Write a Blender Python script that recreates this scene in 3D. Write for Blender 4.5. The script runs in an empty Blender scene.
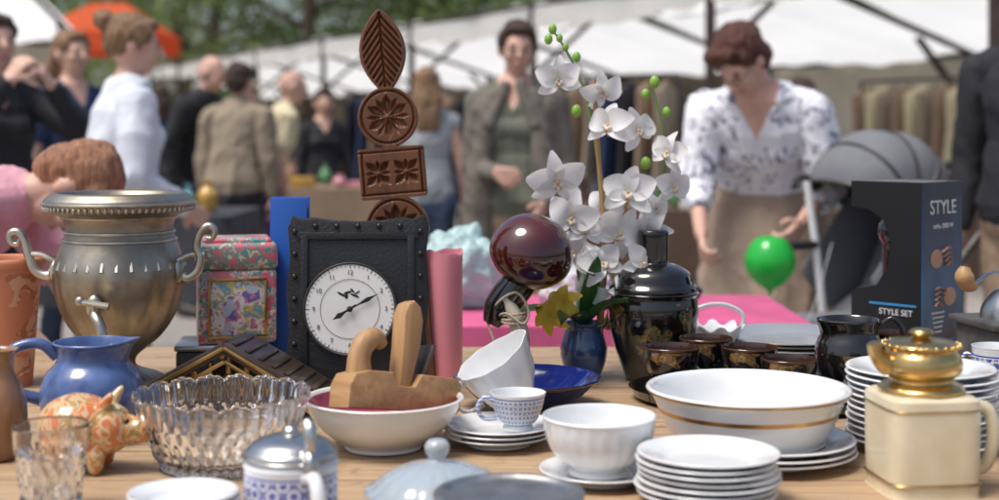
import bpy, bmesh, math, random
import numpy as np
from mathutils import Vector as V, Matrix, noise, Euler
random.seed(7)
scene=bpy.context.scene
COL=scene.collection
pi=math.pi
rad=math.radians
# ------------------------------------------------------------------ materials
def nodes(name):
    m=bpy.data.materials.new(name); m.use_nodes=True
    nt=m.node_tree; b=nt.nodes['Principled BSDF']
    return m,nt,b
def N(nt,t,**k):
    n=nt.nodes.new(t)
    for a,v in k.items(): setattr(n,a,v)
    return n
def rgba(c): return (c[0],c[1],c[2],1)
def mathn(nt,op,a,b=None,c=None):
    n=N(nt,'ShaderNodeMath',operation=op)
    for i,x in enumerate((a,b,c)):
        if x is None: continue
        if isinstance(x,(int,float)): n.inputs[i].default_value=x
        else: nt.links.new(x,n.inputs[i])
    return n.outputs[0]
def mixc(nt,f,a,b):
    n=N(nt,'ShaderNodeMix',data_type='RGBA')
    if isinstance(f,(int,float)): n.inputs[0].default_value=f
    else: nt.links.new(f,n.inputs[0])
    for i,x in ((6,a),(7,b)):
        if isinstance(x,tuple): n.inputs[i].default_value=rgba(x)
        else: nt.links.new(x,n.inputs[i])
    return n.outputs[2]
def objco(nt):
    return N(nt,'ShaderNodeTexCoord').outputs['Object']
def noisen(nt,co,scale,detail=3,dist=0):
    n=N(nt,'ShaderNodeTexNoise'); n.inputs['Scale'].default_value=scale
    n.inputs['Detail'].default_value=detail; n.inputs['Distortion'].default_value=dist
    nt.links.new(co,n.inputs['Vector']); return n
def rampn(nt,fac,stops,mode='LINEAR'):
    n=N(nt,'ShaderNodeValToRGB'); n.color_ramp.interpolation=mode
    e=n.color_ramp.elements
    while len(e)<len(stops): e.new(.5)
    for i,(p,c) in enumerate(stops): e[i].position=p; e[i].color=rgba(c)
    nt.links.new(fac,n.inputs[0]); return n.outputs[0]
def bumpn(nt,b,h,strength,dist=.002):
    n=N(nt,'ShaderNodeBump'); n.inputs['Strength'].default_value=strength
    n.inputs['Distance'].default_value=dist
    nt.links.new(h,n.inputs['Height']); nt.links.new(n.outputs[0],b.inputs['Normal'])
def M(name,col,rough=.5,metal=0,var=.15,scale=6,bump=0,bscale=60,coat=0,trans=0,ior=1.45,col2=None,translucent=0,sss=0,rvar=.1,stretch=None,bdist=.002):
    m,nt,b=nodes(name)
    co=objco(nt)
    if stretch:
        mp=N(nt,'ShaderNodeMapping'); mp.inputs['Scale'].default_value=stretch
        nt.links.new(co,mp.inputs['Vector']); co=mp.outputs[0]
    n=noisen(nt,co,scale,4,.3)
    c2=col2 if col2 else tuple(x*(1-var) for x in col)
    f=rampn(nt,n.outputs['Fac'],[(.35,(0,0,0)),(.65,(1,1,1))])
    c=mixc(nt,f,col,c2)
    nt.links.new(c,b.inputs['Base Color'])
    b.inputs['Metallic'].default_value=metal
    r=N(nt,'ShaderNodeMapRange'); nt.links.new(n.outputs['Fac'],r.inputs[0])
    r.inputs[3].default_value=max(0,rough-rvar*rough); r.inputs[4].default_value=min(1,rough+rvar*rough)
    nt.links.new(r.outputs[0],b.inputs['Roughness'])
    b.inputs['Coat Weight'].default_value=coat; b.inputs['Coat Roughness'].default_value=.06
    b.inputs['Transmission Weight'].default_value=trans; b.inputs['IOR'].default_value=ior
    if sss:
        b.inputs['Subsurface Weight'].default_value=sss; b.inputs['Subsurface Radius'].default_value=(.012,.005,.003)
        b.inputs['Subsurface Scale'].default_value=1.0
    if bump:
        bn=noisen(nt,co,bscale,5); bumpn(nt,b,bn.outputs['Fac'],bump,bdist)
    if translucent:
        tr=N(nt,'ShaderNodeBsdfTranslucent'); nt.links.new(c,tr.inputs[0])
        mx=N(nt,'ShaderNodeMixShader'); mx.inputs[0].default_value=translucent
        nt.links.new(b.outputs[0],mx.inputs[1]); nt.links.new(tr.outputs[0],mx.inputs[2])
        nt.links.new(mx.outputs[0],nt.nodes['Material Output'].inputs['Surface'])
    return m
def wood_mat(name,c1,c2,rough=.5,axis='X',scale=3,coat=0,bs=.35):
    m,nt,b=nodes(name)
    co=objco(nt); mp=N(nt,'ShaderNodeMapping')
    s={'X':(1,12,12),'Y':(12,1,12),'Z':(12,12,1)}[axis]
    mp.inputs['Scale'].default_value=s; nt.links.new(co,mp.inputs['Vector'])
    n=noisen(nt,mp.outputs[0],scale,6,.8); n2=noisen(nt,co,14,4)
    f=rampn(nt,n.outputs['Fac'],[(.3,(0,0,0)),(.7,(1,1,1))])
    c=mixc(nt,f,c1,c2)
    c=mixc(nt,mathn(nt,'MULTIPLY',n2.outputs['Fac'],.6),c,tuple(x*.45 for x in c1))
    nt.links.new(c,b.inputs['Base Color']); b.inputs['Roughness'].default_value=rough
    b.inputs['Coat Weight'].default_value=coat
    bumpn(nt,b,n.outputs['Fac'],bs,.001); return m
def cyl(nt):
    co=objco(nt); s=N(nt,'ShaderNodeSeparateXYZ'); nt.links.new(co,s.inputs[0])
    a=mathn(nt,'ARCTAN2',s.outputs[1],s.outputs[0]); return s,a
def china_pattern(name,base,ink,R,cell,z0,z1,rough=.12,thr=.33):
    m,nt,b=nodes(name); s,a=cyl(nt)
    cb=N(nt,'ShaderNodeCombineXYZ')
    nt.links.new(mathn(nt,'MULTIPLY',a,R/cell),cb.inputs[0]); nt.links.new(mathn(nt,'MULTIPLY',s.outputs[2],1/cell),cb.inputs[1])
    rot=N(nt,'ShaderNodeMapping'); rot.inputs['Rotation'].default_value=(0,0,pi/4); nt.links.new(cb.outputs[0],rot.inputs['Vector'])
    vo=N(nt,'ShaderNodeTexVoronoi',voronoi_dimensions='2D'); vo.inputs['Scale'].default_value=1; vo.inputs['Randomness'].default_value=0
    nt.links.new(rot.outputs[0],vo.inputs['Vector'])
    dots=mathn(nt,'LESS_THAN',vo.outputs['Distance'],thr)
    ring=mathn(nt,'GREATER_THAN',vo.outputs['Distance'],thr+.17)
    pat=mathn(nt,'MAXIMUM',dots,ring)
    band=mathn(nt,'MULTIPLY',mathn(nt,'GREATER_THAN',s.outputs[2],z0),mathn(nt,'LESS_THAN',s.outputs[2],z1))
    n=noisen(nt,cb.outputs[0],3,2)
    f=mathn(nt,'MULTIPLY',mathn(nt,'MULTIPLY',pat,band),mathn(nt,'ADD',n.outputs['Fac'],.35))
    l1=mathn(nt,'LESS_THAN',mathn(nt,'ABSOLUTE',mathn(nt,'SUBTRACT',s.outputs[2],z1+.003)),.0012)
    l2=mathn(nt,'LESS_THAN',mathn(nt,'ABSOLUTE',mathn(nt,'SUBTRACT',s.outputs[2],z0-.003)),.0012)
    f=mathn(nt,'MINIMUM',mathn(nt,'MAXIMUM',f,mathn(nt,'MAXIMUM',l1,l2)),1)
    c=mixc(nt,f,base,ink); nt.links.new(c,b.inputs['Base Color']); b.inputs['Roughness'].default_value=rough
    b.inputs['Coat Weight'].default_value=.5
    return m
def painted(name,base,stops,z0,z1,scale=30,rough=.15,coat=1,dist=1.5,mask=.5):
    """painted decoration: patches of colour on a base coat, within a band"""
    m,nt,b=nodes(name); co=objco(nt); s=N(nt,'ShaderNodeSeparateXYZ'); nt.links.new(co,s.inputs[0])
    n=noisen(nt,co,scale,6,dist); n2=noisen(nt,co,scale*.45,2)
    c=rampn(nt,n.outputs['Fac'],stops,'CONSTANT')
    band=mathn(nt,'MULTIPLY',mathn(nt,'GREATER_THAN',s.outputs[2],z0),mathn(nt,'LESS_THAN',s.outputs[2],z1))
    f=mathn(nt,'MULTIPLY',band,mathn(nt,'GREATER_THAN',n2.outputs['Fac'],mask))
    c=mixc(nt,f,base,c); nt.links.new(c,b.inputs['Base Color']); b.inputs['Roughness'].default_value=rough
    b.inputs['Coat Weight'].default_value=coat; return m

WHITE=M('porcelain',(.80,.80,.79),.14,coat=.6,var=.07,scale=16)
WHITE2=M('porcelain_cream',(.77,.75,.70),.18,coat=.4,var=.09,scale=12)
GOLD=M('gilding',(.62,.38,.13),.32,1,var=.3,scale=30)
GOLDD=M('worn_gilding',(.28,.16,.06),.4,1,var=.5,scale=60)
BRASSY=M('brass',(.80,.55,.22),.24,1,var=.35,scale=24,bump=.15,bscale=90)
PEWTER=M('antique_metal',(.46,.41,.33),.40,1,col2=(.25,.215,.165),scale=13,bump=.3,bscale=35,rvar=.25)
PEWTERU=M('antique_metal_worn',(.60,.56,.47),.36,1,var=.4,scale=22,bump=.2,bscale=60)
PEWTERL=M('pewter_light',(.60,.60,.58),.28,1,var=.3,scale=14,bump=.12,bscale=60)
STEEL=M('dark_steel',(.10,.09,.085),.5,.7,var=.3,scale=10)
BLACKL=M('black_leather',(.018,.018,.019),.42,bump=.6,bscale=220,var=.3,bdist=.0018)
BLACKG=M('black_gloss',(.008,.007,.007),.12,coat=.8,var=.2)
TERR=M('terracotta',(.55,.20,.10),.7,bump=.3,bscale=60,col2=(.62,.30,.18),scale=14)
BROWNJ=M('brown_glaze',(.33,.17,.08),.25,coat=.5,col2=(.22,.11,.06),scale=12)
BLUEJ=M('blue_glaze',(.105,.165,.36),.28,coat=.45,col2=(.055,.095,.23),scale=35,bump=.2,bscale=120)
GLASS=M('clear_glass',(.98,.99,.99),.015,trans=1,ior=1.5,var=.01)
COBALT=M('cobalt_glass',(.010,.02,.14),.08,coat=.8,var=.4)
PINKC=M('pink_wax',(.90,.33,.38),.38,sss=.15,var=.08,bump=.1,bscale=20)
RED_IN=M('maroon_glaze',(.40,.05,.10),.25,coat=.5,var=.25,scale=10)
WOODP=wood_mat('beech_wood',(.58,.34,.15),(.36,.18,.07),.5,'Y',5,bs=.6)
WOODPZ=wood_mat('beech_wood_v',(.58,.34,.15),(.36,.18,.07),.5,'Z',5,bs=.6)
WOODC=wood_mat('carved_walnut',(.20,.074,.030),(.10,.035,.014),.42,'Z',5,coat=.2)
WOODD=wood_mat('dark_wood',(.06,.035,.02),(.03,.018,.012),.4,'X',5,coat=.2)
GREYW=wood_mat('grey_wood',(.12,.115,.11),(.06,.055,.05),.6,'X',5)
MAHOG=M('polished_mahogany',(.085,.010,.007),.10,coat=1,col2=(.025,.004,.004),scale=9)
HORN=M('cream_horn',(.62,.54,.40),.35,col2=(.42,.33,.2),scale=9,coat=.2)
TWINE=M('twine',(.42,.34,.24),.9,bump=.8,bscale=300)
CREAM=M('cream_enamel',(.74,.65,.46),.32,coat=.4,var=.08,col2=(.64,.53,.34),scale=14,bump=.1,bscale=25)
# ------------------------------------------------------------------ geometry
def cr(pts,n=5):
    P=[V(p) if len(p)==3 else V((p[0],p[1],0)) for p in pts]; out=[]
    for i in range(len(P)-1):
        p0=P[max(i-1,0)];p1=P[i];p2=P[i+1];p3=P[min(i+2,len(P)-1)]
        for k in range(n):
            t=k/n
            out.append(.5*((2*p1)+(-p0+p2)*t+(2*p0-5*p1+4*p2-p3)*t*t+(-p0+3*p1-3*p2+p3)*t**3))
    out.append(P[-1]); return out
def crs(vals,n=5):
    return [p.x for p in cr([(v,0) for v in vals],n)]
class Geo:
    def __init__(s): s.v=[];s.f=[];s.m=[]
    def add(s,vf,mi=0,T=None):
        o=len(s.v); vs=vf[0]
        if T is not None: vs=[T@V(p) for p in vs]
        s.v+= [tuple(p) for p in vs]; s.f+=[tuple(i+o for i in f) for f in vf[1]]
        s.m+= (vf[2] if len(vf)>2 else [mi]*len(vf[1])); return s
    def obj(s,name,mats,parent=None,loc=(0,0,0),rot=(0,0,0),sharp=40,merge=True):
        if not isinstance(mats,(list,tuple)): mats=[mats]
        me=bpy.data.meshes.new(name); me.from_pydata(s.v,[],s.f)
        for m in mats: me.materials.append(m)
        me.polygons.foreach_set('material_index',s.m); me.update()
        if merge:
            bm=bmesh.new(); bm.from_mesh(me); bmesh.ops.remove_doubles(bm,verts=bm.verts,dist=1e-6)
            bmesh.ops.recalc_face_normals(bm,faces=bm.faces); bm.to_mesh(me); bm.free()
        me.shade_smooth(); me.set_sharp_from_angle(angle=rad(sharp))
        ob=bpy.data.objects.new(name,me); COL.objects.link(ob)
        ob.location=loc; ob.rotation_euler=rot
        if parent: ob.parent=parent
        return ob
def root(name,loc=(0,0,0),rot=(0,0,0)):
    e=bpy.data.objects.new(name,None); e.empty_display_size=.05; COL.objects.link(e)
    e.location=loc; e.rotation_euler=rot; return e
def T(loc=(0,0,0),rot=(0,0,0),sc=(1,1,1)):
    return Matrix.Translation(V(loc))@Euler(rot).to_matrix().to_4x4()@Matrix.Diagonal((*sc,1))
def p_lathe(prof,seg=64,fn=None,sub=4,ms=None):
    P=cr(prof,sub) if sub>1 else [V((a,b,0)) for a,b in prof]
    v=[];f=[];m=[]
    for i,p in enumerate(P):
        for k in range(seg):
            a=2*pi*k/seg; r=max(p.x,0);z=p.y
            if fn: r,z=fn(a,r,z,i/(len(P)-1))
            v.append((r*math.cos(a),r*math.sin(a),z))
    for i in range(len(P)-1):
        mi=ms[min(i//max(sub,1),len(ms)-1)] if ms else 0
        for k in range(seg):
            k2=(k+1)%seg
            f.append((i*seg+k,i*seg+k2,(i+1)*seg+k2,(i+1)*seg+k)); m.append(mi)
    return v,f,m
def p_tube(pts,rr,seg=12,sub=4,flat=1):
    if isinstance(rr,(int,float)): rr=[rr]*len(pts)
    P=cr(pts,sub) if sub>1 else [V(p) for p in pts]
    R=crs(rr,sub) if sub>1 else rr
    v=[];f=[]
    t0=(P[1]-P[0]).normalized(); up=V((0,0,1)) if abs(t0.z)<.9 else V((0,1,0))
    nrm=t0.cross(up).normalized()
    for i,p in enumerate(P):
        t=(P[min(i+1,len(P)-1)]-P[max(i-1,0)]).normalized()
        nrm=(nrm-t*nrm.dot(t)).normalized(); b=t.cross(nrm)
        for k in range(seg):
            a=2*pi*k/seg; v.append(p+nrm*(math.cos(a)*R[i])+b*(math.sin(a)*R[i]*flat))
    for i in range(len(P)-1):
        for k in range(seg):
            k2=(k+1)%seg; f.append((i*seg+k,i*seg+k2,(i+1)*seg+k2,(i+1)*seg+k))
    f.append(tuple(range(seg))[::-1]); f.append(tuple((len(P)-1)*seg+k for k in range(seg)))
    return v,f
def bm_out(bm):
    bm.verts.index_update(); v=[tuple(x.co) for x in bm.verts]; f=[tuple(x.index for x in q.verts) for q in bm.faces]; bm.free(); return v,f
def p_box(size,loc=(0,0,0),rot=(0,0,0),bev=.003,segs=2):
    bm=bmesh.new(); bmesh.ops.create_cube(bm,size=1)
    bmesh.ops.scale(bm,vec=size,verts=bm.verts)
    if bev>0: bmesh.ops.bevel(bm,geom=bm.edges[:],offset=bev,segments=segs,affect='EDGES',profile=.5)
    bm.transform(T(loc,rot)); return bm_out(bm)
def p_ell(c,r,rot=(0,0,0),seg=20,rings=12):
    bm=bmesh.new(); bmesh.ops.create_uvsphere(bm,u_segments=seg,v_segments=rings,radius=1)
    bm.transform(T(c,rot,r)); return bm_out(bm)
def p_prism(outline,th,bev=.002,M4=None):
    bm=bmesh.new(); vs=[bm.verts.new((x,-th/2,z)) for x,z in outline]; f=bm.faces.new(vs)
    r=bmesh.ops.extrude_face_region(bm,geom=[f]); bmesh.ops.translate(bm,vec=(0,th,0),verts=[g for g in r['geom'] if isinstance(g,bmesh.types.BMVert)])
    bmesh.ops.recalc_face_normals(bm,faces=bm.faces)
    if bev>0:
        eds=[e for e in bm.edges if abs(e.verts[0].co.y-e.verts[1].co.y)<1e-6]
        bmesh.ops.bevel(bm,geom=eds,offset=bev,segments=2,affect='EDGES',profile=.5)
    if M4 is not None: bm.transform(M4)
    return bm_out(bm)
def p_cyl(r,h,loc=(0,0,0),rot=(0,0,0),seg=24,r2=None,bev=.1):
    r2=r if r2 is None else r2; b=min(r,r2)*bev
    v,f,m=p_lathe([(0,0),(r-b,0),(r,b),(r2,h-b),(r2-b,h),(0,h)],seg,None,1)
    t=T(loc,rot); return [t@V(p) for p in v],f
def solo(vf,name,mats,loc=(0,0,0),rot=(0,0,0),sharp=40): return Geo().add(vf).obj(name,mats,None,loc,rot,sharp)
def text(s,size,mat,parent,loc,rot,ext=.0004,name='lettering'):
    c=bpy.data.curves.new(name,'FONT'); c.body=s; c.size=size; c.extrude=ext; c.align_x='CENTER'; c.align_y='CENTER'
    c.materials.append(mat); o=bpy.data.objects.new(name,c); COL.objects.link(o); o.parent=parent; o.location=loc; o.rotation_euler=rot; return o
# ------------------------------------------------------------------ organic bodies (one continuous remeshed surface)
def loft_mesh(C,R,right,seg=16):
    C=[V(c) for c in C]; right=V(right); v=[];f=[];rings=[]
    n=len(C)
    tang=[(C[min(i+1,n-1)]-C[max(i-1,0)]).normalized() for i in range(n)]
    def ring(c,t,rw,rd):
        rr=(right-t*right.dot(t)); rr=rr.normalized() if rr.length>1e-3 else t.orthogonal().normalized()
        dd=t.cross(rr); rings.append([c+rr*(math.cos(2*pi*k/seg)*rw)+dd*(math.sin(2*pi*k/seg)*rd) for k in range(seg)])
    for a in (80,60,30):
        m=min(R[0]); ring(C[0]-tang[0]*m*math.sin(rad(a)),tang[0],R[0][0]*math.cos(rad(a)),R[0][1]*math.cos(rad(a)))
    for i in range(n): ring(C[i],tang[i],*R[i])
    for a in (30,60,80):
        m=min(R[-1]); ring(C[-1]+tang[-1]*m*math.sin(rad(a)),tang[-1],R[-1][0]*math.cos(rad(a)),R[-1][1]*math.cos(rad(a)))
    for r in rings: v+=r
    for i in range(len(rings)-1):
        for k in range(seg):
            k2=(k+1)%seg; f.append((i*seg+k,i*seg+k2,(i+1)*seg+k2,(i+1)*seg+k))
    f.append(tuple(range(seg))[::-1]); f.append(tuple((len(rings)-1)*seg+k for k in range(seg)))
    return v,f
rnd_seed=[0.0]
def blob(name,prims,mats,voxel,parent=None,loc=(0,0,0),rot=(0,0,0),it=3,paint=None,cloth=(),hairl=()):
    g=Geo()
    for p in prims:
        if p[0]=='L': g.add(loft_mesh(p[1],p[2],p[3]))
        else: g.add(p_ell(p[1],p[2],p[3],16,12))
    me=bpy.data.meshes.new('tmp'); me.from_pydata(g.v,[],g.f); me.update()
    bm=bmesh.new(); bm.from_mesh(me); bmesh.ops.recalc_face_normals(bm,faces=bm.faces); bm.to_mesh(me); bm.free()
    ob=bpy.data.objects.new('tmp',me); COL.objects.link(ob)
    r=ob.modifiers.new('r','REMESH'); r.mode='VOXEL'; r.voxel_size=voxel
    s=ob.modifiers.new('s','SMOOTH'); s.factor=.5; s.iterations=it
    dg=bpy.context.evaluated_depsgraph_get(); dg.update()
    nm=bpy.data.meshes.new_from_object(ob.evaluated_get(dg)); bpy.data.objects.remove(ob)
    nf=len(nm.polygons); c=np.empty(nf*3); nm.polygons.foreach_get('center',c); c=c.reshape(-1,3)
    best=np.full(nf,1e9); lab=np.zeros(nf,int)
    for p in prims:
        if p[0]=='L':
            C=[np.array(q) for q in p[1]]; rt=V(p[3])
            for i in range(len(C)-1):
                a,b=C[i],C[i+1]; ab=b-a; L=ab@ab+1e-12
                t=np.clip(((c-a)@ab)/L,0,1); q=c-(a+t[:,None]*ab)
                tg=V(ab).normalized(); rr=(rt-tg*rt.dot(tg)); rr=rr.normalized() if rr.length>1e-3 else tg.orthogonal().normalized(); dd=tg.cross(rr)
                r0,r1=p[2][i],p[2][i+1]
                rw=r0[0]+(r1[0]-r0[0])*t; rd=r0[1]+(r1[1]-r0[1])*t; mn=np.minimum(rw,rd)
                d=(np.sqrt((q@np.array(rr)/rw)**2+(q@np.array(dd)/rd)**2+(q@np.array(tg)/mn)**2)-1)*mn
                k=d<best; best[k]=d[k]; lab[k]=p[-1]
        else:
            Rm=np.array(Euler(p[3]).to_matrix()); q=(c-np.array(p[1]))@Rm
            d=(np.sqrt(((q/np.array(p[2]))**2).sum(1))-1)*min(p[2])
            k=d<best; best[k]=d[k]; lab[k]=p[-1]
    if paint is not None: lab=paint(c,lab)
    for m in mats: nm.materials.append(m)
    nm.polygons.foreach_set('material_index',lab.astype(np.int32))
    if cloth or hairl:
        nl=len(nm.loops); lv=np.empty(nl,np.int32); nm.loops.foreach_get('vertex_index',lv)
        lt=np.empty(nf,np.int32); nm.polygons.foreach_get('loop_total',lt); lf=np.repeat(np.arange(nf),lt)
        nv=len(nm.vertices); hmask=np.isin(lab,list(hairl))[lf]; cmask=np.isin(lab,list(cloth))[lf]
        cnt=np.bincount(lv,minlength=nv); hv=np.bincount(lv,hmask,nv)/cnt; cv=np.bincount(lv,cmask,nv)/cnt
        co=np.empty(nv*3); nm.vertices.foreach_get('co',co); co=co.reshape(-1,3)
        no=np.empty(nv*3); nm.vertices.foreach_get('normal',no); no=no.reshape(-1,3)
        sx=rnd_seed[0]; rnd_seed[0]+=7.3
        d=np.zeros(nv)
        for i in np.nonzero(cv>.95)[0]:
            x,y,z=co[i]; a=noise.noise(V((x*7+sx,y*7,z*3.5+x*3))); b_=noise.noise(V((x*13+z*7,y*13+sx,z*9)))
            d[i]=.011*(1-2.6*abs(a))+.004*(1-2.6*abs(b_))-.004
        for i in np.nonzero(hv>.95)[0]:
            x,y,z=co[i]; d[i]=.008*noise.noise(V((x*22+sx,y*22,z*14)))+.006*noise.noise(V((x*70,y*70+sx,z*22)))
        nm.vertices.foreach_set('co',(co+no*d[:,None]).ravel()); nm.update()
    nm.shade_smooth(); nm.name=name
    o=bpy.data.objects.new(name,nm); COL.objects.link(o); o.location=loc; o.rotation_euler=rot
    if parent: o.parent=parent
    return o
def cap(a,b,ra,rb,l): return ('L',[tuple(a),tuple(b)],[(ra,ra),(rb,rb)],(1,0,.01),l)
SKIN=M('skin',(.66,.40,.30),.5,sss=.1,var=.15,scale=14)
SKIN2=M('skin_tan',(.50,.27,.18),.5,sss=.1,var=.12,scale=10)
LIP=M('lips',(.48,.19,.17),.4)
EYE=M('eye_dark',(.07,.05,.04),.3)
def hairm(n,c,c2): return M(n,c,.5,col2=c2,scale=14,bump=.8,bscale=60,stretch=(8,8,1),bdist=.006)
H_BLOND=hairm('hair_blond',(.34,.21,.11),(.17,.09,.045)); H_BROWN=hairm('hair_brown',(.08,.042,.025),(.03,.016,.01))
H_RED=hairm('hair_auburn',(.14,.045,.025),(.05,.018,.012)); H_GREY=hairm('hair_grey',(.3,.27,.24),(.18,.16,.14)); H_GING=hairm('hair_ginger',(.46,.22,.12),(.24,.11,.06))
def fab(n,c,c2=None,b=.5): return M(n,c,.85,col2=c2,var=.12,scale=9,bump=b,bscale=22,bdist=.008)
F_WHITE=fab('cloth_white',(.70,.74,.80)); F_NAVY=fab('cloth_navy',(.03,.05,.12)); F_BLACK=fab('cloth_black',(.022,.022,.026))
F_BEIGE=fab('cloth_beige',(.30,.24,.17)); F_CREAM=fab('cloth_cream',(.66,.58,.38)); F_OLIVE=fab('cloth_olive',(.165,.145,.12),(.14,.123,.10))
F_TEE=fab('cloth_sage',(.15,.16,.12)); F_JEAN=fab('denim',(.07,.10,.17)); F_TAN=fab('cloth_tan',(.30,.21,.14)); F_PINK=fab('cloth_pink',(.74,.38,.44))
F_GREY=fab('cloth_grey',(.36,.38,.40)); F_PURP=fab('cloth_purple',(.14,.08,.17)); F_SKIRT=fab('cloth_skirt',(.36,.27,.20)); SHOE=M('shoe',(.04,.03,.025),.5)
def blouse():
    m,nt,b=nodes('patterned_blouse'); co=objco(nt)
    n0=noisen(nt,co,24,3,1.8); n=noisen(nt,co,9,3)
    f=mathn(nt,'MULTIPLY',mathn(nt,'GREATER_THAN',n0.outputs['Fac'],.56),mathn(nt,'GREATER_THAN',n.outputs['Fac'],.45))
    nt.links.new(mixc(nt,f,(.80,.80,.84),(.20,.20,.28)),b.inputs['Base Color']); b.inputs['Roughness'].default_value=.8
    bn=noisen(nt,co,20,4); bumpn(nt,b,bn.outputs['Fac'],.5,.010); return m
F_BLOUSE=blouse()
def person(name,x,y,yaw,H=1.66,lean=0,hyaw=0,hpitch=0,hroll=0,arms=None,skin=SKIN,top=F_GREY,bottom=F_JEAN,hairmat=H_BROWN,hair='short',sleeve='long',legs='trousers',build=1.0,open_jacket=None,voxel=.007,glasses=False,extra=None,female=True,curl=.6,back=None,vneck=None):
    sc=H/1.70; S=lambda *p: V(p)*sc
    piv=S(0,0,.93); off=V((0,(.20*math.sin(rad(lean)) if back is None else back)*sc,0))
    def U(p,k=1.0):
        p=V(p)*sc; q=p-piv; a=rad(lean)*k
        return piv+off+V((q.x,q.y*math.cos(a)-q.z*math.sin(a),q.z*math.cos(a)+q.y*math.sin(a)))
    mats=[skin,top,bottom,hairmat,SHOE,LIP,open_jacket or top,EYE]
    P=[]; w=build; sh=.155 if female else .18
    C=[];R=[]
    for z,rw,rd,k in ((.84,.165,.115,.0),(.93,.172,.125,.1),(1.03,.150,.112,.55),(1.12,.142,.108,.8),(1.24,.158,.118,1),(1.34,.165,.108,1),(1.41,.125,.08,1),(1.45,.07,.06,1)):
        C.append(tuple(U((0,0,z),k))); R.append((rw*w*sc,rd*w*sc))
    P.append(('L',C[2:7],R[2:7],(1,0,0),1))
    P.append(('L',C[6:],[(R[6][0]*.9,R[6][1]*.9),R[7]],(1,0,0),0 if female else 1))
    P.append(('L',C[:4],R[:4],(1,0,0),2))
    P.append(('L',C[1:4],[(a*1.05,b*1.06) for a,b in R[1:4]],(1,0,0),1))
    if female:
        P.append(('L',[tuple(U((-.06,-.055*w,1.25))),tuple(U((.06,-.055*w,1.25)))],[(.075*sc,.075*sc)]*2,(0,1,0),1))
    P.append(cap(U((0,.012,1.42)),U((0,-.008,1.53)),.054*sc,.048*sc,0))
    hp=U((0,0,1.50))
    hr=Euler((rad(hpitch),rad(hroll),rad(hyaw)),'XYZ').to_matrix()@Matrix.Rotation(rad(lean)*.75,3,'X')
    hq=hr.to_euler()
    def h(p): return hp+hr@((V(p)-V((0,0,1.50)))*sc)
    def E(c,r,l): P.append(('E',tuple(h(c)),tuple(q*sc for q in r),tuple(hq),l))
    jw=.052 if female else .060
    E((0,.005,1.615),(.074,.094,.098),0); E((0,-.035,1.553),(jw,.058,.066),0); E((0,-.05,1.60),(.060,.052,.07),0)
    P.append(cap(h((0,-.098,1.612)),h((0,-.120,1.580)),.008*sc,.013*sc,0))
    for s in(-1,1): E((s*.034,-.07,1.577),(.026,.026,.024),0)
    E((0,-.094,1.542),(.021,.009,.006),5)
    for s in (-1,1):
        E((s*.076,.005,1.595),(.012,.02,.030),0); E((s*.031,-.097,1.607),(.010,.0065,.0045),7); E((s*.033,-.094,1.627),(.017,.0075,.0025),3)
    if hair!='bald':
        E((0,.022,1.638),(.086,.098,.094),3); E((0,-.045,1.69),(.06,.045,.03),3)
        for s in (-1,1): E((s*.062,-.02,1.65),(.022,.045,.045),3)
    if hair in('short',): E((0,.05,1.60),(.082,.068,.085),3)
    if hair=='puffy': E((0,.03,1.65),(.098,.108,.098),3); E((0,.05,1.6),(.092,.075,.09),3); E((-.03,-.06,1.70),(.05,.04,.03),3)
    if hair=='bun':
        E((0,.04,1.61),(.08,.07,.07),3); E((0,.115,1.685),(.045,.04,.042),3)
        for s in (-1,1): E((s*.074,-.005,1.625),(.013,.03,.045),3)
    if hair=='long':
        P.append(('L',[tuple(h((0,.05,1.62))),tuple(h((0,.085,1.50))),tuple(h((0,.10,1.34)))],[(.088*sc,.06*sc),(.10*sc,.05*sc),(.08*sc,.03*sc)],(1,0,0),3))
    arms=arms or {}
    for s,key in ((-1,'R'),(1,'L')):
        SH=U((s*sh*w,0,1.37)); P.append(cap(U((s*.09,0,1.385)),SH,.062*sc*w,.06*sc*w,6 if open_jacket else 1))
        tg=arms.get(key); tg=V(tg)*sc if tg is not None else V((s*.25,-.05,.84))*sc
        L1,L2=.285*sc,.25*sc; d=tg-SH; D=min(max(d.length,.2*sc),L1+L2-.004); dn=d.normalized(); tg=SH+dn*D
        a=(L1*L1-L2*L2+D*D)/(2*D); hh=math.sqrt(max(L1*L1-a*a,0))
        pole=V((s*.5,.7,-.6)); pole=(pole-dn*pole.dot(dn)).normalized(); EL=SH+dn*a+pole*hh
        sl=6 if open_jacket else 1
        if sleeve=='none': P.append(cap(SH,EL,.045*sc,.038*sc,0))
        elif sleeve=='short':
            mid=SH.lerp(EL,.65); P.append(cap(SH,mid,.062*sc,.058*sc,sl)); P.append(cap(SH,EL,.044*sc,.038*sc,0))
        else: P.append(cap(SH,EL,.062*sc*w,.053*sc*w,sl))
        fo=tg-EL; P.append(cap(EL,tg,.037*sc,.025*sc,0))
        if sleeve=='long': P.append(cap(EL,EL.lerp(tg,.9),.052*sc*w,.040*sc,sl))
        if sleeve=='mid': P.append(cap(EL,EL.lerp(tg,.35),.054*sc*w,.052*sc,sl))
        fd=fo.normalized(); side=fd.cross(V((-s*1.0,.3,.1))).normalized(); pn=side.cross(fd).normalized()
        if pn.dot(V((-s,0,-.4)))<0: pn=-pn
        hs=sc*1.0
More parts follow.
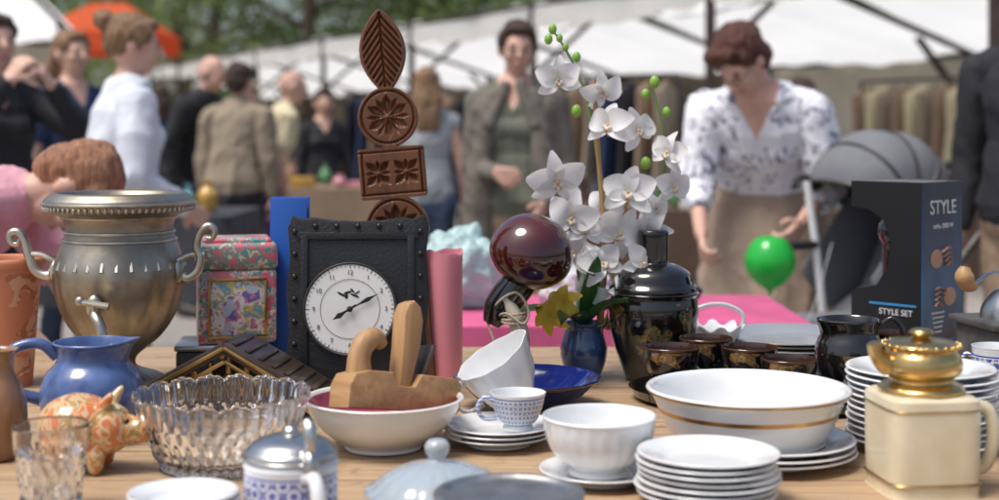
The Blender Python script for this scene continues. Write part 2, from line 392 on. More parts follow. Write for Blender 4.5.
        for i,(o,ln) in enumerate(((-.030,.070),(-.010,.080),(.011,.075),(.030,.060))):
            kn=tg+fd*.085*hs+side*o*hs; P.append(cap(tg+side*o*.5*hs,kn,.014*hs,.012*hs,0))
            dirv=fd.copy(); q=kn; ax=fd.cross(pn)
            for j,fr in enumerate((.45,.32,.25)):
                cc=dirv.cross(ax); cc=-cc if cc.dot(pn)<0 and j==0 else cc
                if j>0 and cc.dot(pn*.5-fd)<0: cc=-cc
                dirv=(math.cos(curl*(.55+.2*j))*dirv+math.sin(curl*(.55+.2*j))*cc).normalized()
                q2=q+dirv*ln*fr*hs; P.append(cap(q,q2,.0095*hs,.0085*hs,0)); q=q2
        tb=tg+fd*.02*hs-side*.022*hs; t1=tb+(fd*.55-side*.6+pn*.35).normalized()*.045*hs; t2=t1+(fd*.85-side*.1+pn*.4).normalized()*.03*hs
        P.append(cap(tb,t1,.014*hs,.011*hs,0)); P.append(cap(t1,t2,.011*hs,.009*hs,0))
    for s in (-1,1):
        hip=S(s*.09,0,.88)+off*.8; kn=S(s*.10,-.02,.49)+off*.4; an=S(s*.105,.03,.09); toe=S(s*.125,-.13,.035)
        ll=2 if legs=='trousers' else 0
        P.append(cap(hip,kn,.088*sc*w,.062*sc*w,ll))
        if legs=='shorts': P.append(cap(hip,hip.lerp(kn,.45),.098*sc*w,.09*sc*w,2))
        P.append(cap(kn,an,.060*sc*(w if ll else 1),.05*sc if ll else .036*sc,ll))
        P.append(cap(an-S(0,0,.03),toe,.045*sc,.034*sc,4))
    if legs=='skirt':
        P.append(('L',[tuple(S(0,0,.95)+off),tuple(S(0,0,.75)+off*.7),tuple(S(0,0,.45)+off*.4)],[(.18*sc*w,.14*sc*w),(.20*sc*w,.17*sc*w),(.22*sc*w,.19*sc*w)],(1,0,0),2))
    if open_jacket:
        for s in (-1,1):
            P.append(('L',[tuple(U((s*.085,-.080,1.40))),tuple(U((s*.125,-.105,1.22))),tuple(U((s*.15,-.10,1.0))),tuple(U((s*.165,-.10,.78),.2))],[(.045*sc,.035*sc)]*2+[(.065*sc,.05*sc)]*2,(1,0,0),6))
            P.append(('L',[tuple(U((s*.12,.0,1.33))),tuple(U((s*.135,.01,1.1))),tuple(U((s*.15,.01,.78),.2))],[(.085*sc,.12*sc)]*2+[(.095*sc,.15*sc)],(1,0,0),6))
            P.append(cap(U((s*.035,-.085,1.44)),U((s*.10,-.12,1.27)),.022*sc,.028*sc,6))
        P.append(cap(U((-.07,.05,1.44)),U((.07,.05,1.44)),.035*sc,.035*sc,6))
    if extra: P+=extra(U,S,h)
    vn=female if vneck is None else vneck
    def paint(c,lab):
        if not vn: return lab
        q=c-np.array(piv+off); a=rad(lean); yy=q[:,1]*math.cos(a)+q[:,2]*math.sin(a); zz=(-q[:,1]*math.sin(a)+q[:,2]*math.cos(a))/sc+.93
        ax=np.abs(q[:,0])/sc
        k=(lab==1)&(((yy<0)&(ax<.55*(zz-1.33)))|((zz>1.44)&(ax<.075)))
        lab=lab.copy(); lab[k]=0; return lab
    rt=root(name,(x,y,0),(0,0,rad(yaw)))
    blob('body',P,mats,voxel,rt,paint=paint,cloth=(1,2,6),hairl=(3,))
    if glasses:
        g=Geo()
        for s in (-1,1):
            ring=[h((s*.033+.024*math.cos(a),-.112,1.606+.017*math.sin(a))) for a in [2*pi*k/14 for k in range(15)]]
            g.add(p_tube(ring,.0014,6,1)); g.add(p_tube([h((s*.057,-.11,1.61)),h((s*.083,-.02,1.605))],.0014,6,1))
        g.add(p_tube([h((-.01,-.115,1.61)),h((.01,-.115,1.61))],.0014,6,1)); g.obj('glasses',STEEL,rt)
    return rt
# ================================================================== SETTING
def ground_mat():
    m,nt,b=nodes('paving'); co=objco(nt)
    br=N(nt,'ShaderNodeTexBrick'); br.inputs['Scale'].default_value=4; nt.links.new(co,br.inputs['Vector'])
    br.inputs['Color1'].default_value=(.34,.32,.30,1); br.inputs['Color2'].default_value=(.27,.255,.24,1); br.inputs['Mortar'].default_value=(.14,.12,.10,1)
    n=noisen(nt,co,1.3,5); c=mixc(nt,mathn(nt,'MULTIPLY',n.outputs['Fac'],.5),br.outputs['Color'],(.26,.22,.18))
    nt.links.new(c,b.inputs['Base Color']); b.inputs['Roughness'].default_value=.9; bumpn(nt,b,br.outputs['Fac'],-.4,.01); return m
solo(([(-150,-60,0),(150,-60,0),(150,240,0),(-150,240,0)],[(0,1,2,3)]),'ground',ground_mat())
CANV=M('canvas_white',(.92,.91,.87),.9,translucent=.72,var=.07,scale=1.5,bump=.3,bscale=3,bdist=.03)
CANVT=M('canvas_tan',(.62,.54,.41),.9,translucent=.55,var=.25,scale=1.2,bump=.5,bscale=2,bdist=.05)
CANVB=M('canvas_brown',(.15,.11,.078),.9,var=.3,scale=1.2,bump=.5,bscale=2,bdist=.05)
POLE=M('stall_pole',(.07,.05,.04),.6,.3,var=.3)
def grid(fn,nu,nv):
    v=[fn(i/nu,j/nv) for j in range(nv+1) for i in range(nu+1)]
    f=[(j*(nu+1)+i,j*(nu+1)+i+1,(j+1)*(nu+1)+i+1,(j+1)*(nu+1)+i) for j in range(nv) for i in range(nu)]
    return v,f
def stall(loc,ang,W=3.0,D=3.0,zf=2.50,zm=2.46,zb=1.93,wall=CANVT,canv=CANV,strut=True):
    r=root('market_stall',loc,(0,0,ang))
    def zz(v): return zf+(zm-zf)*min(v/.4,1) if v<.4 else zm+(zb-zm)*(v-.4)/.6
    g=Geo().add(grid(lambda u,v:(u*W,v*D,zz(v)-.11*math.sin(pi*u)*(1-.4*abs(2*v-1))+.02*math.sin(9*u+5*v)+.012*math.sin(31*u-7*v)),24,16))
    g.add(grid(lambda u,v:(u*W,-.01-.05*math.sin(20*u)*v,zf-.11*math.sin(pi*u)*.6-v*(.22+.04*abs(math.sin(u*pi*5)))),50,3))
    g.obj('canopy',canv,r)
    g=Geo()
    for px in (.02,W-.02):
        g.add(p_cyl(.03,zf,(px,0,0))); g.add(p_cyl(.03,zb,(px,D,0)))
        g.add(p_tube([(px,0,zf-.03),(px,D*.4,zm-.04),(px,D,zb-.03)],.024,8,1))
        if strut:
            g.add(p_tube([(px,0,zf-.75),(px,.8,zm-.05)],.02,8,1)); g.add(p_tube([(px,D,zb-.6),(px,D-.7,zb+.1)],.02,8,1))
    for yy,z in ((0,zf-.03),(D*.4,zm-.06),(D,zb-.03)): g.add(p_tube([(0,yy,z),(W,yy,z)],.022,8,1))
    g.obj('frame',POLE,r)
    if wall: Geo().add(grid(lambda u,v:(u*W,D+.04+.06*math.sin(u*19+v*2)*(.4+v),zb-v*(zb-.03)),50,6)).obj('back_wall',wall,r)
    return r
u=V((-.467,.887,0)); F0=V((1.6,11.7,0))
angx=math.atan2(-u.y,-u.x)
for i in range(9):
    t=-6.3+3*(i+1); p=F0+u*t
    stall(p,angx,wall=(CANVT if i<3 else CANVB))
stall((-7.5,10.8,0),0,W=3.35,D=3,zf=2.46,zm=2.55,zb=2.1,wall=CANVT)
# orange pop-up tent
ORG=M('orange_canvas',(.85,.16,.05),.8,translucent=.5)
r=root('orange_tent',(-6.75,24,0))
g=Geo(); h0,h1=2.85,3.4; a=1.0
g.add(([(-a,-a,h0),(a,-a,h0),(a,a,h0),(-a,a,h0),(-.3,0,h1),(.3,0,h1)],[(0,1,5,4),(1,2,5),(2,3,4,5),(3,0,4)]))
for A,B in (((-a,-a),(a,-a)),((a,-a),(a,a)),((-a,-a),(-a,a)),((-a,a),(a,a))): g.add(([(A[0],A[1],h0),(B[0],B[1],h0),(B[0],B[1],h0-.34),(A[0],A[1],h0-.34)],[(0,1,2,3)]))
g.obj('canopy',ORG,r); g=Geo()
for sx in(-a,a):
    for sy in (-a,a): g.add(p_cyl(.03,h0-.02,(sx*.97,sy*.97,0)))
g.obj('legs',POLE,r)
# trees
BARK=M('bark',(.12,.09,.065),.9,bump=.8,bscale=12,bdist=.03)
def leafm(n,a,b): return M(n,a,.55,col2=b,scale=.9,translucent=.55)
LEAF=[leafm('leaves_a',(.20,.27,.09),(.09,.14,.045)),leafm('leaves_b',(.32,.39,.14),(.17,.23,.08))]
def tree_meshes(seed):
    rnd=random.Random(seed); g=Geo(); H=7
    g.add(p_tube([(0,0,0),(.1,0,2),(-.05,.1,4),(.1,0,H)],[.24,.19,.14,.05],10,4))
    cl=[]
    for k in range(13):
        a=k*2.4+rnd.random(); z=2.2+k*.35; L=2.6*(1-.04*k)+rnd.random()*.8
        e=V((math.cos(a)*L,math.sin(a)*L,z+rnd.uniform(.1,1.2))); g.add(p_tube([(0,0,z),e*.5+V((0,0,z*.5+.25)),e],[.08,.05,.015],6,3))
        cl+=[(e,.8),(e.lerp(V((0,0,z+.6)),.4),.7)]
    for k in range(9): cl.append((V((rnd.uniform(-2,2),rnd.uniform(-2,2),rnd.uniform(4,7.5))),.9))
    lf=Geo()
    vs=[];fs=[];ms=[]
    for c,R in cl:
        mi=rnd.randint(0,1)
        for _ in range(220):
            d=V((rnd.gauss(0,1),rnd.gauss(0,1),rnd.gauss(0,.8))).normalized()*R*(rnd.random()**.45)
            p=c+d; n=V((rnd.gauss(0,1),rnd.gauss(0,1),rnd.gauss(0,1))).normalized(); t=n.orthogonal().normalized(); b=n.cross(t); s=rnd.uniform(.06,.12)
            o=len(vs); vs+=[tuple(p-t*s),tuple(p+b*s*.5),tuple(p+t*s),tuple(p-b*s*.5)]; fs.append((o,o+1,o+2,o+3)); ms.append(mi)
    lf.v,lf.f,lf.m=vs,fs,ms
    return g,lf
protos=[]
for sd in (1,2,3):
    g,lf=tree_meshes(sd); r=root('tree'); a=g.obj('trunk',BARK,r); b=lf.obj('foliage',LEAF,r,merge=False); protos.append((r,a,b))
spots=[(-13,29,1),(-8.2,36,1.1),(-4.5,33,1),(-1.5,35,1.1),(1.5,31,1.05),(4.5,29,1),(8,32,1.1),(-16,33,1.2),(-9.5,46,1.4),(-3,46,1.4),(3,44,1.4),(9,42,1.4),(14,34,1.2),(-15,46,1.4)]
for i,(x,y,s) in enumerate(spots):
    pr=protos[i%3]
    if i<3: r=pr[0]
    else:
        r=root('tree')
        for q in pr[1:]:
            o=bpy.data.objects.new(q.name.split('.')[0],q.data); COL.objects.link(o); o.parent=r
    r.location=(x,y,0); r.rotation_euler=(0,0,i*1.3); r.scale=(s,s,s*(.9+.1*(i%3)))
g=Geo(); rnd=random.Random(5); vs=[];fs=[];ms=[]
for _ in range(26000):
    x=rnd.uniform(-30,30); z=rnd.random()**.8*2.6; p=V((x,52+rnd.uniform(-.6,.6)+math.sin(x)*.5,z+.4*noise.noise(V((x*.6,0,0))))); n=V((rnd.gauss(0,1),rnd.gauss(0,1),rnd.gauss(0,1))).normalized(); t=n.orthogonal().normalized(); b=n.cross(t); s=rnd.uniform(.12,.25)
    o=len(vs); vs+=[tuple(p-t*s),tuple(p+b*s*.6),tuple(p+t*s),tuple(p-b*s*.6)]; fs.append((o,o+1,o+2,o+3)); ms.append(0)
g.v,g.f,g.m=vs,fs,ms; g.obj('hedge',LEAF[0],merge=False)
# ------------------------------------------------------------------ furniture of the market
def table(name,x0,x1,y0,y1,z,topm,legm,cloth=None,rz=0):
    r=root(name,((x0+x1)/2,(y0+y1)/2,0),(0,0,rz)); W=x1-x0;D=y1-y0
    Geo().add(p_box((W,D,.035),(0,0,z-.0175),bev=.004)).obj('tabletop',topm,r)
    g=Geo()
    for sx in(-1,1):
        for sy in(-1,1): g.add(p_box((.05,.05,z-.036),(sx*(W/2-.06),sy*(D/2-.06),(z-.036)/2)))
    g.obj('legs',legm,r)
    if cloth:
        def skirt(uu,v):
            a=uu*4; e=.025+.03*v*math.sin(uu*90)*.5+.02*v
            if a<1: p=(-W/2+W*a,-D/2-e)
            elif a<2: p=(W/2+e,-D/2+D*(a-1))
            elif a<3: p=(W/2-W*(a-2),D/2+e)
            else: p=(-W/2-e,D/2-D*(a-3))
            return (p[0],p[1],z+.006-v*.42+.015*v*math.sin(uu*33))
        g=Geo().add(grid(skirt,240,6)).add(p_box((W+.05,D+.05,.012),(0,0,z+.006),bev=.005)); g.obj('tablecloth',cloth,r)
    return r
def plank_mat():
    m,nt,b=nodes('table_wood'); co=objco(nt); mp=N(nt,'ShaderNodeMapping'); mp.inputs['Scale'].default_value=(1.2,16,1); nt.links.new(co,mp.inputs['Vector'])
    n=noisen(nt,mp.outputs[0],4,8,1.6); n2=noisen(nt,co,7,4); n3=noisen(nt,co,38,4)
    c=mixc(nt,rampn(nt,n.outputs['Fac'],[(.32,(0,0,0)),(.66,(1,1,1))]),(.50,.34,.19),(.27,.15,.07))
    c=mixc(nt,mathn(nt,'MULTIPLY',n2.outputs['Fac'],.5),c,(.48,.37,.25))
    c=mixc(nt,rampn(nt,n3.outputs['Fac'],[(.60,(0,0,0)),(.72,(.5,.5,.5))]),c,(.16,.10,.06))
    s=N(nt,'ShaderNodeSeparateXYZ'); nt.links.new(co,s.inputs[0])
    fr=mathn(nt,'FRACT',mathn(nt,'MULTIPLY',s.outputs[1],1/.16)); seam=mathn(nt,'LESS_THAN',fr,.018)
    c=mixc(nt,seam,c,(.05,.03,.02))
    nt.links.new(c,b.inputs['Base Color']); b.inputs['Roughness'].default_value=.55; bumpn(nt,b,n.outputs['Fac'],.4,.001); return m
table('market_table',-1.35,1.35,1.32,2.88,.75,plank_mat(),WOODD)
CPINK=M('pink_tablecloth',(.62,.11,.24),.8,var=.2,scale=8,bump=.3,bscale=12,bdist=.01)
table('pink_table',-.55,.70,3.2,3.75,.74,WOODD,WOODD,CPINK)
table('stall_table',-2.7,-1.3,6.6,7.4,.78,GREYW,WOODD,fab('cloth_darkgrey',(.05,.05,.06)))
table('stall_table',-.2,2.6,7.6,8.3,.75,WOODD,WOODD,fab('cloth_brown',(.10,.06,.04)))
table('stall_table',-2.6,-.6,9.8,10.5,.78,GREYW,WOODD,F_TAN)
RC=[(.7,.68,.62),(.5,.08,.06),(.05,.2,.45),(.12,.3,.12),(.6,.35,.08),(.35,.2,.12),(.15,.4,.42),(.7,.3,.35),(.06,.06,.07)]
RM=[M('glaze_%d'%i,c,.3,coat=.3) for i,c in enumerate(RC)]
def vase(x,y,z,h,r0,mi,rnd):
    a,b_,c=rnd.uniform(.4,.7),rnd.uniform(.9,1.1),rnd.uniform(.3,.6)
    prof=[(0,0),(r0*a,0),(r0*b_,h*.35),(r0*.9,h*.6),(r0*c,h*.85),(r0*(c+.15),h),(r0*(c+.05),h),(r0*(c-.1),h*.85),(0,h*.3)]
    solo(p_lathe(prof,20,sub=3),'ceramic_vase',RM[mi],(x,y,z))
rnd=random.Random(11)
def clutter(x0,x1,y0,y1,z,n,hm=.2):
    for k in range(n):
        x=x0+(x1-x0)*(k+.5)/n; y=rnd.uniform(y0,y1)
        if k%3==2:
            hh=rnd.uniform(.03,.09); solo(p_box((rnd.uniform(.14,.2),.2,hh),(0,0,hh/2),(0,0,0),.004),'book',RM[rnd.randrange(9)],(x,y,z+.001),(0,0,rnd.uniform(-.5,.5)))
        else: vase(x,y,z+.001,rnd.uniform(.08,hm),rnd.uniform(.03,.06),rnd.randrange(9),rnd)
clutter(-2.6,-1.4,6.7,7.3,.792,14,.16); clutter(-.1,2.5,7.7,8.2,.762,18); clutter(-2.5,-.7,9.9,10.4,.792,14)
def rack(x,y,rz,cols):
    r=root('clothes_rack',(x,y,0),(0,0,rz)); g=Geo()
    for sx in(-.8,.8): g.add(p_cyl(.015,1.6,(sx,0,0))); g.add(p_tube([(sx,-.25,.03),(sx,.25,.03)],.015,8,1))
    g.add(p_tube([(-.8,0,1.6),(.8,0,1.6)],.014,8,1)); g.obj('rail',STEEL,r)
    for k in range(11):
        x0=-.7+k*.14; L=rnd.uniform(.6,1.0)
        g=Geo(); g.add(loft_mesh([(x0,0,1.54),(x0,0,1.48),(x0+.01,0,1.2),(x0,0,1.5-L)],[(.02,.05),(.045,.2),(.05,.2),(.06,.24)],(1,0,0),14)); g.add(p_tube([(x0,0,1.55),(x0,0,1.62)],.004,6,1))
        g.obj('coat',cols[k%len(cols)],r)
rack(1.2,12.8,rad(-20),[F_BLACK,F_OLIVE,F_PURP]); rack(-.9,14.6,rad(-20),[F_BLACK,F_NAVY,F_TAN]); rack(3.4,10.8,rad(-60),[F_TAN,F_CREAM,F_BEIGE])
rack(-5.4,12.6,0,[F_TAN,F_BLACK,F_BEIGE]); rack(.6,10.4,rad(-30),[F_BLACK,F_TAN,F_BEIGE,F_NAVY])
# ================================================================== PEOPLE
person('bending_person',-1.44,3.28,88,1.62,lean=72,hyaw=12,hpitch=30,top=F_PINK,bottom=F_TAN,hairmat=H_GING,hair='short',sleeve='short',build=1.2,arms={'L':(.18,-.62,.58),'R':(-.14,-.56,.60)},voxel=.006,female=False)
person('woman',-1.36,5.0,118,1.60,lean=4,hyaw=-8,hpitch=4,top=F_WHITE,bottom=F_BLACK,hairmat=H_BLOND,hair='bun',arms={'R':(-.16,-.2,.98),'L':(.2,-.15,.9)},legs='trousers',build=1.12,vneck=False)
person('woman',-2.16,7.0,50,1.68,top=F_NAVY,hairmat=H_BLOND,hair='long',sleeve='short')
person('woman',-2.0,5.5,40,1.64,top=F_BLACK,bottom=F_BLACK,hairmat=H_BROWN,hair='long',arms={'L':(.12,-.30,1.42),'R':(-.06,-.30,1.44)},curl=1.0)
person('man',-2.0,9.0,70,1.70,lean=18,hpitch=8,top=F_BLACK,bottom=F_JEAN,hair='bald',female=False,hairmat=H_GREY,build=1.1)
person('man',-1.62,8.5,160,1.60,lean=8,top=F_BEIGE,bottom=F_BLACK,hairmat=H_BROWN,female=False,build=1.1)
person('man',-1.46,8.9,110,1.60,lean=18,top=F_CREAM,bottom=F_PURP,hairmat=H_GREY,hair='bald',female=False,sleeve='short',build=1.1)
person('woman',-1.40,11,20,1.50,top=F_BLACK,bottom=F_BLACK,hairmat=H_BROWN,hair='long',voxel=.009)
person('woman',-.42,8.0,185,1.54,top=F_GREY,bottom=F_JEAN,hairmat=H_BLOND,hair='long',legs='shorts',sleeve='none')
person('woman',.07,5.9,-8,1.64,hyaw=12,hpitch=8,hroll=3,top=F_TEE,bottom=F_TAN,open_jacket=F_OLIVE,hairmat=H_BROWN,hair='bun',arms={'R':(-.05,-.24,1.06),'L':(.14,-.16,.92)},glasses=True,build=1.06,voxel=.005,curl=.9)
person('woman',1.00,5.25,-18,1.67,lean=34,hyaw=-32,hpitch=22,hroll=-6,top=F_BLOUSE,bottom=F_SKIRT,hairmat=H_RED,hair='puffy',sleeve='mid',legs='skirt',build=1.26,arms={'R':(-.18,-.36,.84),'L':(.17,-.30,.88)},glasses=True,voxel=.005,curl=1.0)
person('man',1.78,4.6,-50,1.74,top=F_BLACK,bottom=F_TAN,hairmat=H_BROWN,female=False,build=1.08)
person('woman',1.82,8.4,200,1.50,top=F_BLACK,bottom=F_JEAN,hairmat=H_BROWN,hair='long')
for i,(px,py,yw,hh,tp,hr_) in enumerate(((-3.0,14,60,1.66,F_BEIGE,H_GREY),(-3.9,16,200,1.7,F_NAVY,H_BROWN),(-2.35,13,120,1.62,F_GREY,H_BLOND),(-4.3,13,-40,1.7,F_BLACK,H_BROWN),(-.55,12.5,10,1.6,F_BLACK,H_BROWN),(-5.2,19,30,1.7,F_WHITE,H_BROWN))):
    person('woman' if i%2 else 'man',px,py,yw,hh,top=tp,bottom=F_JEAN,hairmat=hr_,hair='long' if i%2 else 'short',female=bool(i%2),voxel=.011)
# stroller
SG=M('stroller_fabric',(.17,.175,.19),.8,var=.15,scale=8,bump=.3,bscale=30); SGI=M('hood_shade_and_basket',(.05,.05,.055),.9)  # second fabric: dark colour painting the shade inside the hood, also the basket
r=root('baby_stroller',(1.31,4.85,0),(0,0,rad(-68)))
def hoodpt(uu,v,off=0):
    a=rad(18)+uu*rad(150); b=v*pi; k=1+.045*abs(math.sin(uu*pi*4)); R=(.245+off)*k; c=math.sin(b)**.55 if 0<v<1 else 0
    return ((.205+off)*math.cos(b),-math.cos(a)*R*c+.02,.95+math.sin(a)*R*c-(1-c)*.02)
Geo().add(grid(lambda a,b:hoodpt(a,b),40,24)).obj('hood',SG,r)
Geo().add(grid(lambda a,b:hoodpt(a,b,-.008),40,24)).obj('hood_inner_shade',SGI,r)  # inner skin, coloured dark to paint the shade under the hood
g=Geo()
for kk in (0,.25,.5,.75,1): g.add(p_tube([hoodpt(kk,j/24,.003) for j in range(25)],.006,8,1))
g.obj('hood_ribs',STEEL,r)
g=Geo().add(loft_mesh([(0,.20,1.0),(0,.19,.80),(0,.10,.60),(0,-.08,.50),(0,-.25,.52)],[(.19,.05),(.20,.075),(.2,.09),(.2,.07),(.18,.05)],(1,0,0),18))
for s in(-1,1): g.add(loft_mesh([(s*.19,.12,.92),(s*.20,.05,.75),(s*.20,-.08,.62)],[(.02,.10),(.022,.14),(.02,.12)],(1,0,0),14))
g.obj('seat',SG,r)
Geo().add(loft_mesh([(0,.22,.34),(0,-.15,.32)],[(.18,.08),(.18,.07)],(1,0,0),16)).obj('basket',SGI,r)
g=Geo()
for s in(-1,1):
    g.add(p_tube([(s*.23,.48,1.06),(s*.23,.22,.8),(s*.24,-.2,.35),(s*.24,-.4,.14)],.014,8,3)); g.add(p_tube([(s*.23,.05,.62),(s*.25,.35,.14)],.014,8,1))
g.add(p_tube([(-.23,.48,1.06),(0,.52,1.10),(.23,.48,1.06)],.018,8,4)); g.obj('frame',STEEL,r)
g=Geo()
for s in(-1,1):
    for yy in(-.4,.35):
        v,f,m=p_lathe([(.08,-.02),(.11,-.022),(.13,0),(.11,.022),(.08,.02),(.08,-.02)],24,sub=1); g.add(([T((s*.26,yy,.13),(0,pi/2,0))@V(p) for p in v],f)); g.add(p_cyl(.03,.05,(s*.26-.025,yy,.13),(0,pi/2,0)))
        for k in range(3):
            a=k*pi/3; g.add(p_tube([(s*.26,yy-.085*math.cos(a),.13-.085*math.sin(a)),(s*.26,yy+.085*math.cos(a),.13+.085*math.sin(a))],.006,6,1))
g.obj('wheels',M('rubber',(.02,.02,.02),.7),r)
# balloon
BAL=M('green_balloon',(.03,.55,.07),.2,coat=.5,var=.05,translucent=.3)
r=root('green_balloon',(.893,4.58,.765))
Geo().add(p_lathe([(0,.088),(.05,.075),(.082,.02),(.078,-.03),(.045,-.072),(.012,-.092),(.006,-.098),(.011,-.106),(0,-.106)],32,sub=4)).obj('skin',BAL,r)
Geo().add(p_tube([(0,0,-.1),(.03,.02,-.25),(.15,.1,-.2),(.24,.15,.05)],.0015,6,5)).obj('string',WHITE,r)
# crutch
r=root('crutch',(1.075,4.85,0)); g=Geo()
g.add(p_tube([(.08,0,0),(.05,0,.62),(.03,0,.80),(0,0,1.02)],.014,10,1)); g.obj('shaft',M('crutch_white',(.80,.80,.80),.4),r)
g=Geo().add(p_tube([(.03,0,.80),(-.07,-.06,.80)],.016,10,1)).add(p_cyl(.018,.04,(.08,0,0))); g.add(p_tube([(-.045,.0,1.0),(-.02,.03,1.03),(.02,.03,1.03),(.045,0,1.0)],.012,8,4)); g.obj('grip',M('crutch_grip',(.02,.02,.02),.7),r)
# plastic bag
BAG=M('plastic_bag',(.62,.82,.80),.25,translucent=.35,var=.15,scale=8,bump=1,bscale=18,bdist=.02)
def bagmesh(w_,h_,sd):
    bm=bmesh.new(); bmesh.ops.create_icosphere(bm,subdivisions=5,radius=1)
    for v in bm.verts:
        n=noise.noise(v.co*2.2+V((sd,0,0)))*.28+noise.noise(v.co*6+V((sd,3,0)))*.1+abs(noise.noise(v.co*11+V((sd,3,0))))*.08; v.co*=1+n
        v.co.x*=w_; v.co.y*=w_*.8; v.co.z=max(v.co.z,-.85)*h_
    return bm_out(bm)
solo(bagmesh(.10,.105,1),'plastic_bag',BAG,(-.10,3.5,.845),sharp=180)
solo(bagmesh(.09,.06,4),'plastic_bag',M('plastic_bag_white',(.75,.76,.78),.3,translucent=.3,bump=1,bscale=18,bdist=.02),(.19,3.5,.80),sharp=180)
solo(bagmesh(.08,.05,9),'folded_clothes',F_NAVY,(.42,3.5,.79),sharp=180)
# ================================================================== TABLE-TOP OBJECTS
Z=.75
solo(p_lathe([(0,0),(.045,0),(.05,.01),(.058,.12),(.066,.205),(.070,.21),(.070,.222),(.064,.224),(.058,.20),(.045,.02),(0,.02)],48,sub=3),'terracotta_pot',painted('painted_terracotta',(.55,.20,.10),[(0,(.62,.34,.2)),(.5,(.42,.14,.07)),(.6,(.6,.40,.25))],.02,.2,25,.6,.1),(-.876,2.45,Z))
r=root('brown_jug',(-.690,1.9,Z))
Geo().add(p_lathe([(0,0),(.028,0),(.036,.01),(.042,.05),(.038,.09),(.024,.12),(.026,.146),(.030,.15),(.024,.146),(.02,.12),(.03,.05),(0,.01)],40)).obj('body',BROWNJ,r)
Geo().add(p_tube([(-.024,0,.13),(-.06,0,.125),(-.062,0,.07),(-.038,0,.045)],.006,10,5)).obj('handle',BROWNJ,r)
# ---- urn
s=.00173
def uz(y): return 1.2-(y-130)*s-Z
r=root('metal_urn',(-.6625,2.42,Z))
pr=[(0,390),(46,390),(46,382),(38,376),(24,371),(16,366),(17,358),(26,350),(40,338),(53,318),(61,295),(64,272),(61,255),(55,240),(53,228),(55,219),(60,215),(69,211),(74,206),(74,200),(70,196),(66,193),(60,193),(56,197),(50,204),(45,230),(0,235)]
def ufn(a,r_,z,t):
    if uz(345)<z<uz(255) : k=min(1,(uz(255)-z)/.03,(z-uz(345))/.03); r_*=1+.03*k*abs(math.cos(7*a))
    if uz(384)<z<uz(374): r_*=1+.02*math.cos(30*a)
    return r_,z
Geo().add(p_lathe([(q*s,uz(y)) for q,y in pr],112,ufn,3)).obj('body',PEWTER,r)
g=Geo()
for zz_,rr_ in ((uz(217),.098),(uz(240),.0965),(uz(203),.1295),(uz(232),.093)):
    ring=[(rr_*math.cos(2*pi*k/72),rr_*math.sin(2*pi*k/72),zz_) for k in range(73)]; g.add(p_tube(ring,.0028,8,1))
for k in range(72):
    a=2*pi*k/72; g.add(p_ell((.1275*math.cos(a),.1275*math.sin(a),uz(208)),(.0035,.0035,.005),seg=8,rings=6))
for k in range(28):
    a=2*pi*k/28; g.add(p_tube([(.094*math.cos(a),.094*math.sin(a),uz(246)),(.111*math.cos(a),.111*math.sin(a),uz(268))],[.0025,.0045],6,1))
g.obj('ornament_bands',PEWTERU,r)
g=Geo()
for sx in(-1,1):
    hp=[(60,272),(70,276),(82,270),(88,255),(92,240),(99,232),(106,234),(105,243),(99,244),(97,239)] if sx<0 else [(60,272),(70,278),(80,272),(84,258),(80,246),(84,232),(92,226),(98,230),(96,238),(90,238)]
    g.add(p_tube([(sx*a*s,-.02,uz(y)) for a,y in hp],[.008,.009,.0085,.008,.0075,.0075,.007,.006,.005,.004],12,5))
    g.add(p_tube([(sx*60*s,-.02,uz(262)),(sx*74*s,-.02,uz(255)),(sx*88*s,-.02,uz(254))],[.006,.005,.005],8,4)); g.add(p_ell((sx*.104,-.02,uz(272)),(.014,.016,.022)))
g.obj('handles',PEWTERU,r)
g=Geo()
g.add(p_ell((-.012,-.112,uz(300)),(.014,.01,.02))); g.add(p_tube([(-.010,-.108,uz(302)),(.0,-.15,uz(305)),(.015,-.165,uz(318)),(.025,-.168,uz(345))],[.008,.009,.009,.006],12,5)); g.add(p_tube([(.0,-.15,uz(305)),(.0,-.152,uz(296))],.006,8,1)); g.add(p_tube([(-.02,-.152,uz(293)),(.024,-.152,uz(297))],[.005,.006],8,1)); g.add(p_ell((-.024,-.152,uz(292)),(.008,.006,.008)))
g.obj('tap',PEWTERU,r)
# ---- blue jug
r=root('blue_jug',(-.593,2.02,Z))
def jf(a,r_,z,t):
    if z>.11: 
        k=(z-.11)/.03; d=math.cos(a-rad(-10)); r_*=1+.28*k*max(0,d)**6; z+=.006*max(0,d)**6*k
    return r_*(1+.006*math.sin(3*a+z*40)),z
Geo().add(p_lathe([(0,0),(.044,0),(.050,.006),(.068,.035),(.074,.065),(.066,.095),(.050,.115),(.051,.135),(.056,.141),(.052,.141),(.046,.115),(.06,.07),(.04,.01),(0,.008)],72,jf,4)).obj('body',BLUEJ,r)
Geo().add(p_tube([(-.048,-.01,.122),(-.07,-.02,.142),(-.105,-.03,.135),(-.118,-.035,.105),(-.10,-.03,.075),(-.068,-.015,.06)],[.009,.008,.008,.008,.008,.010],12,5)).obj('handle',BLUEJ,r)
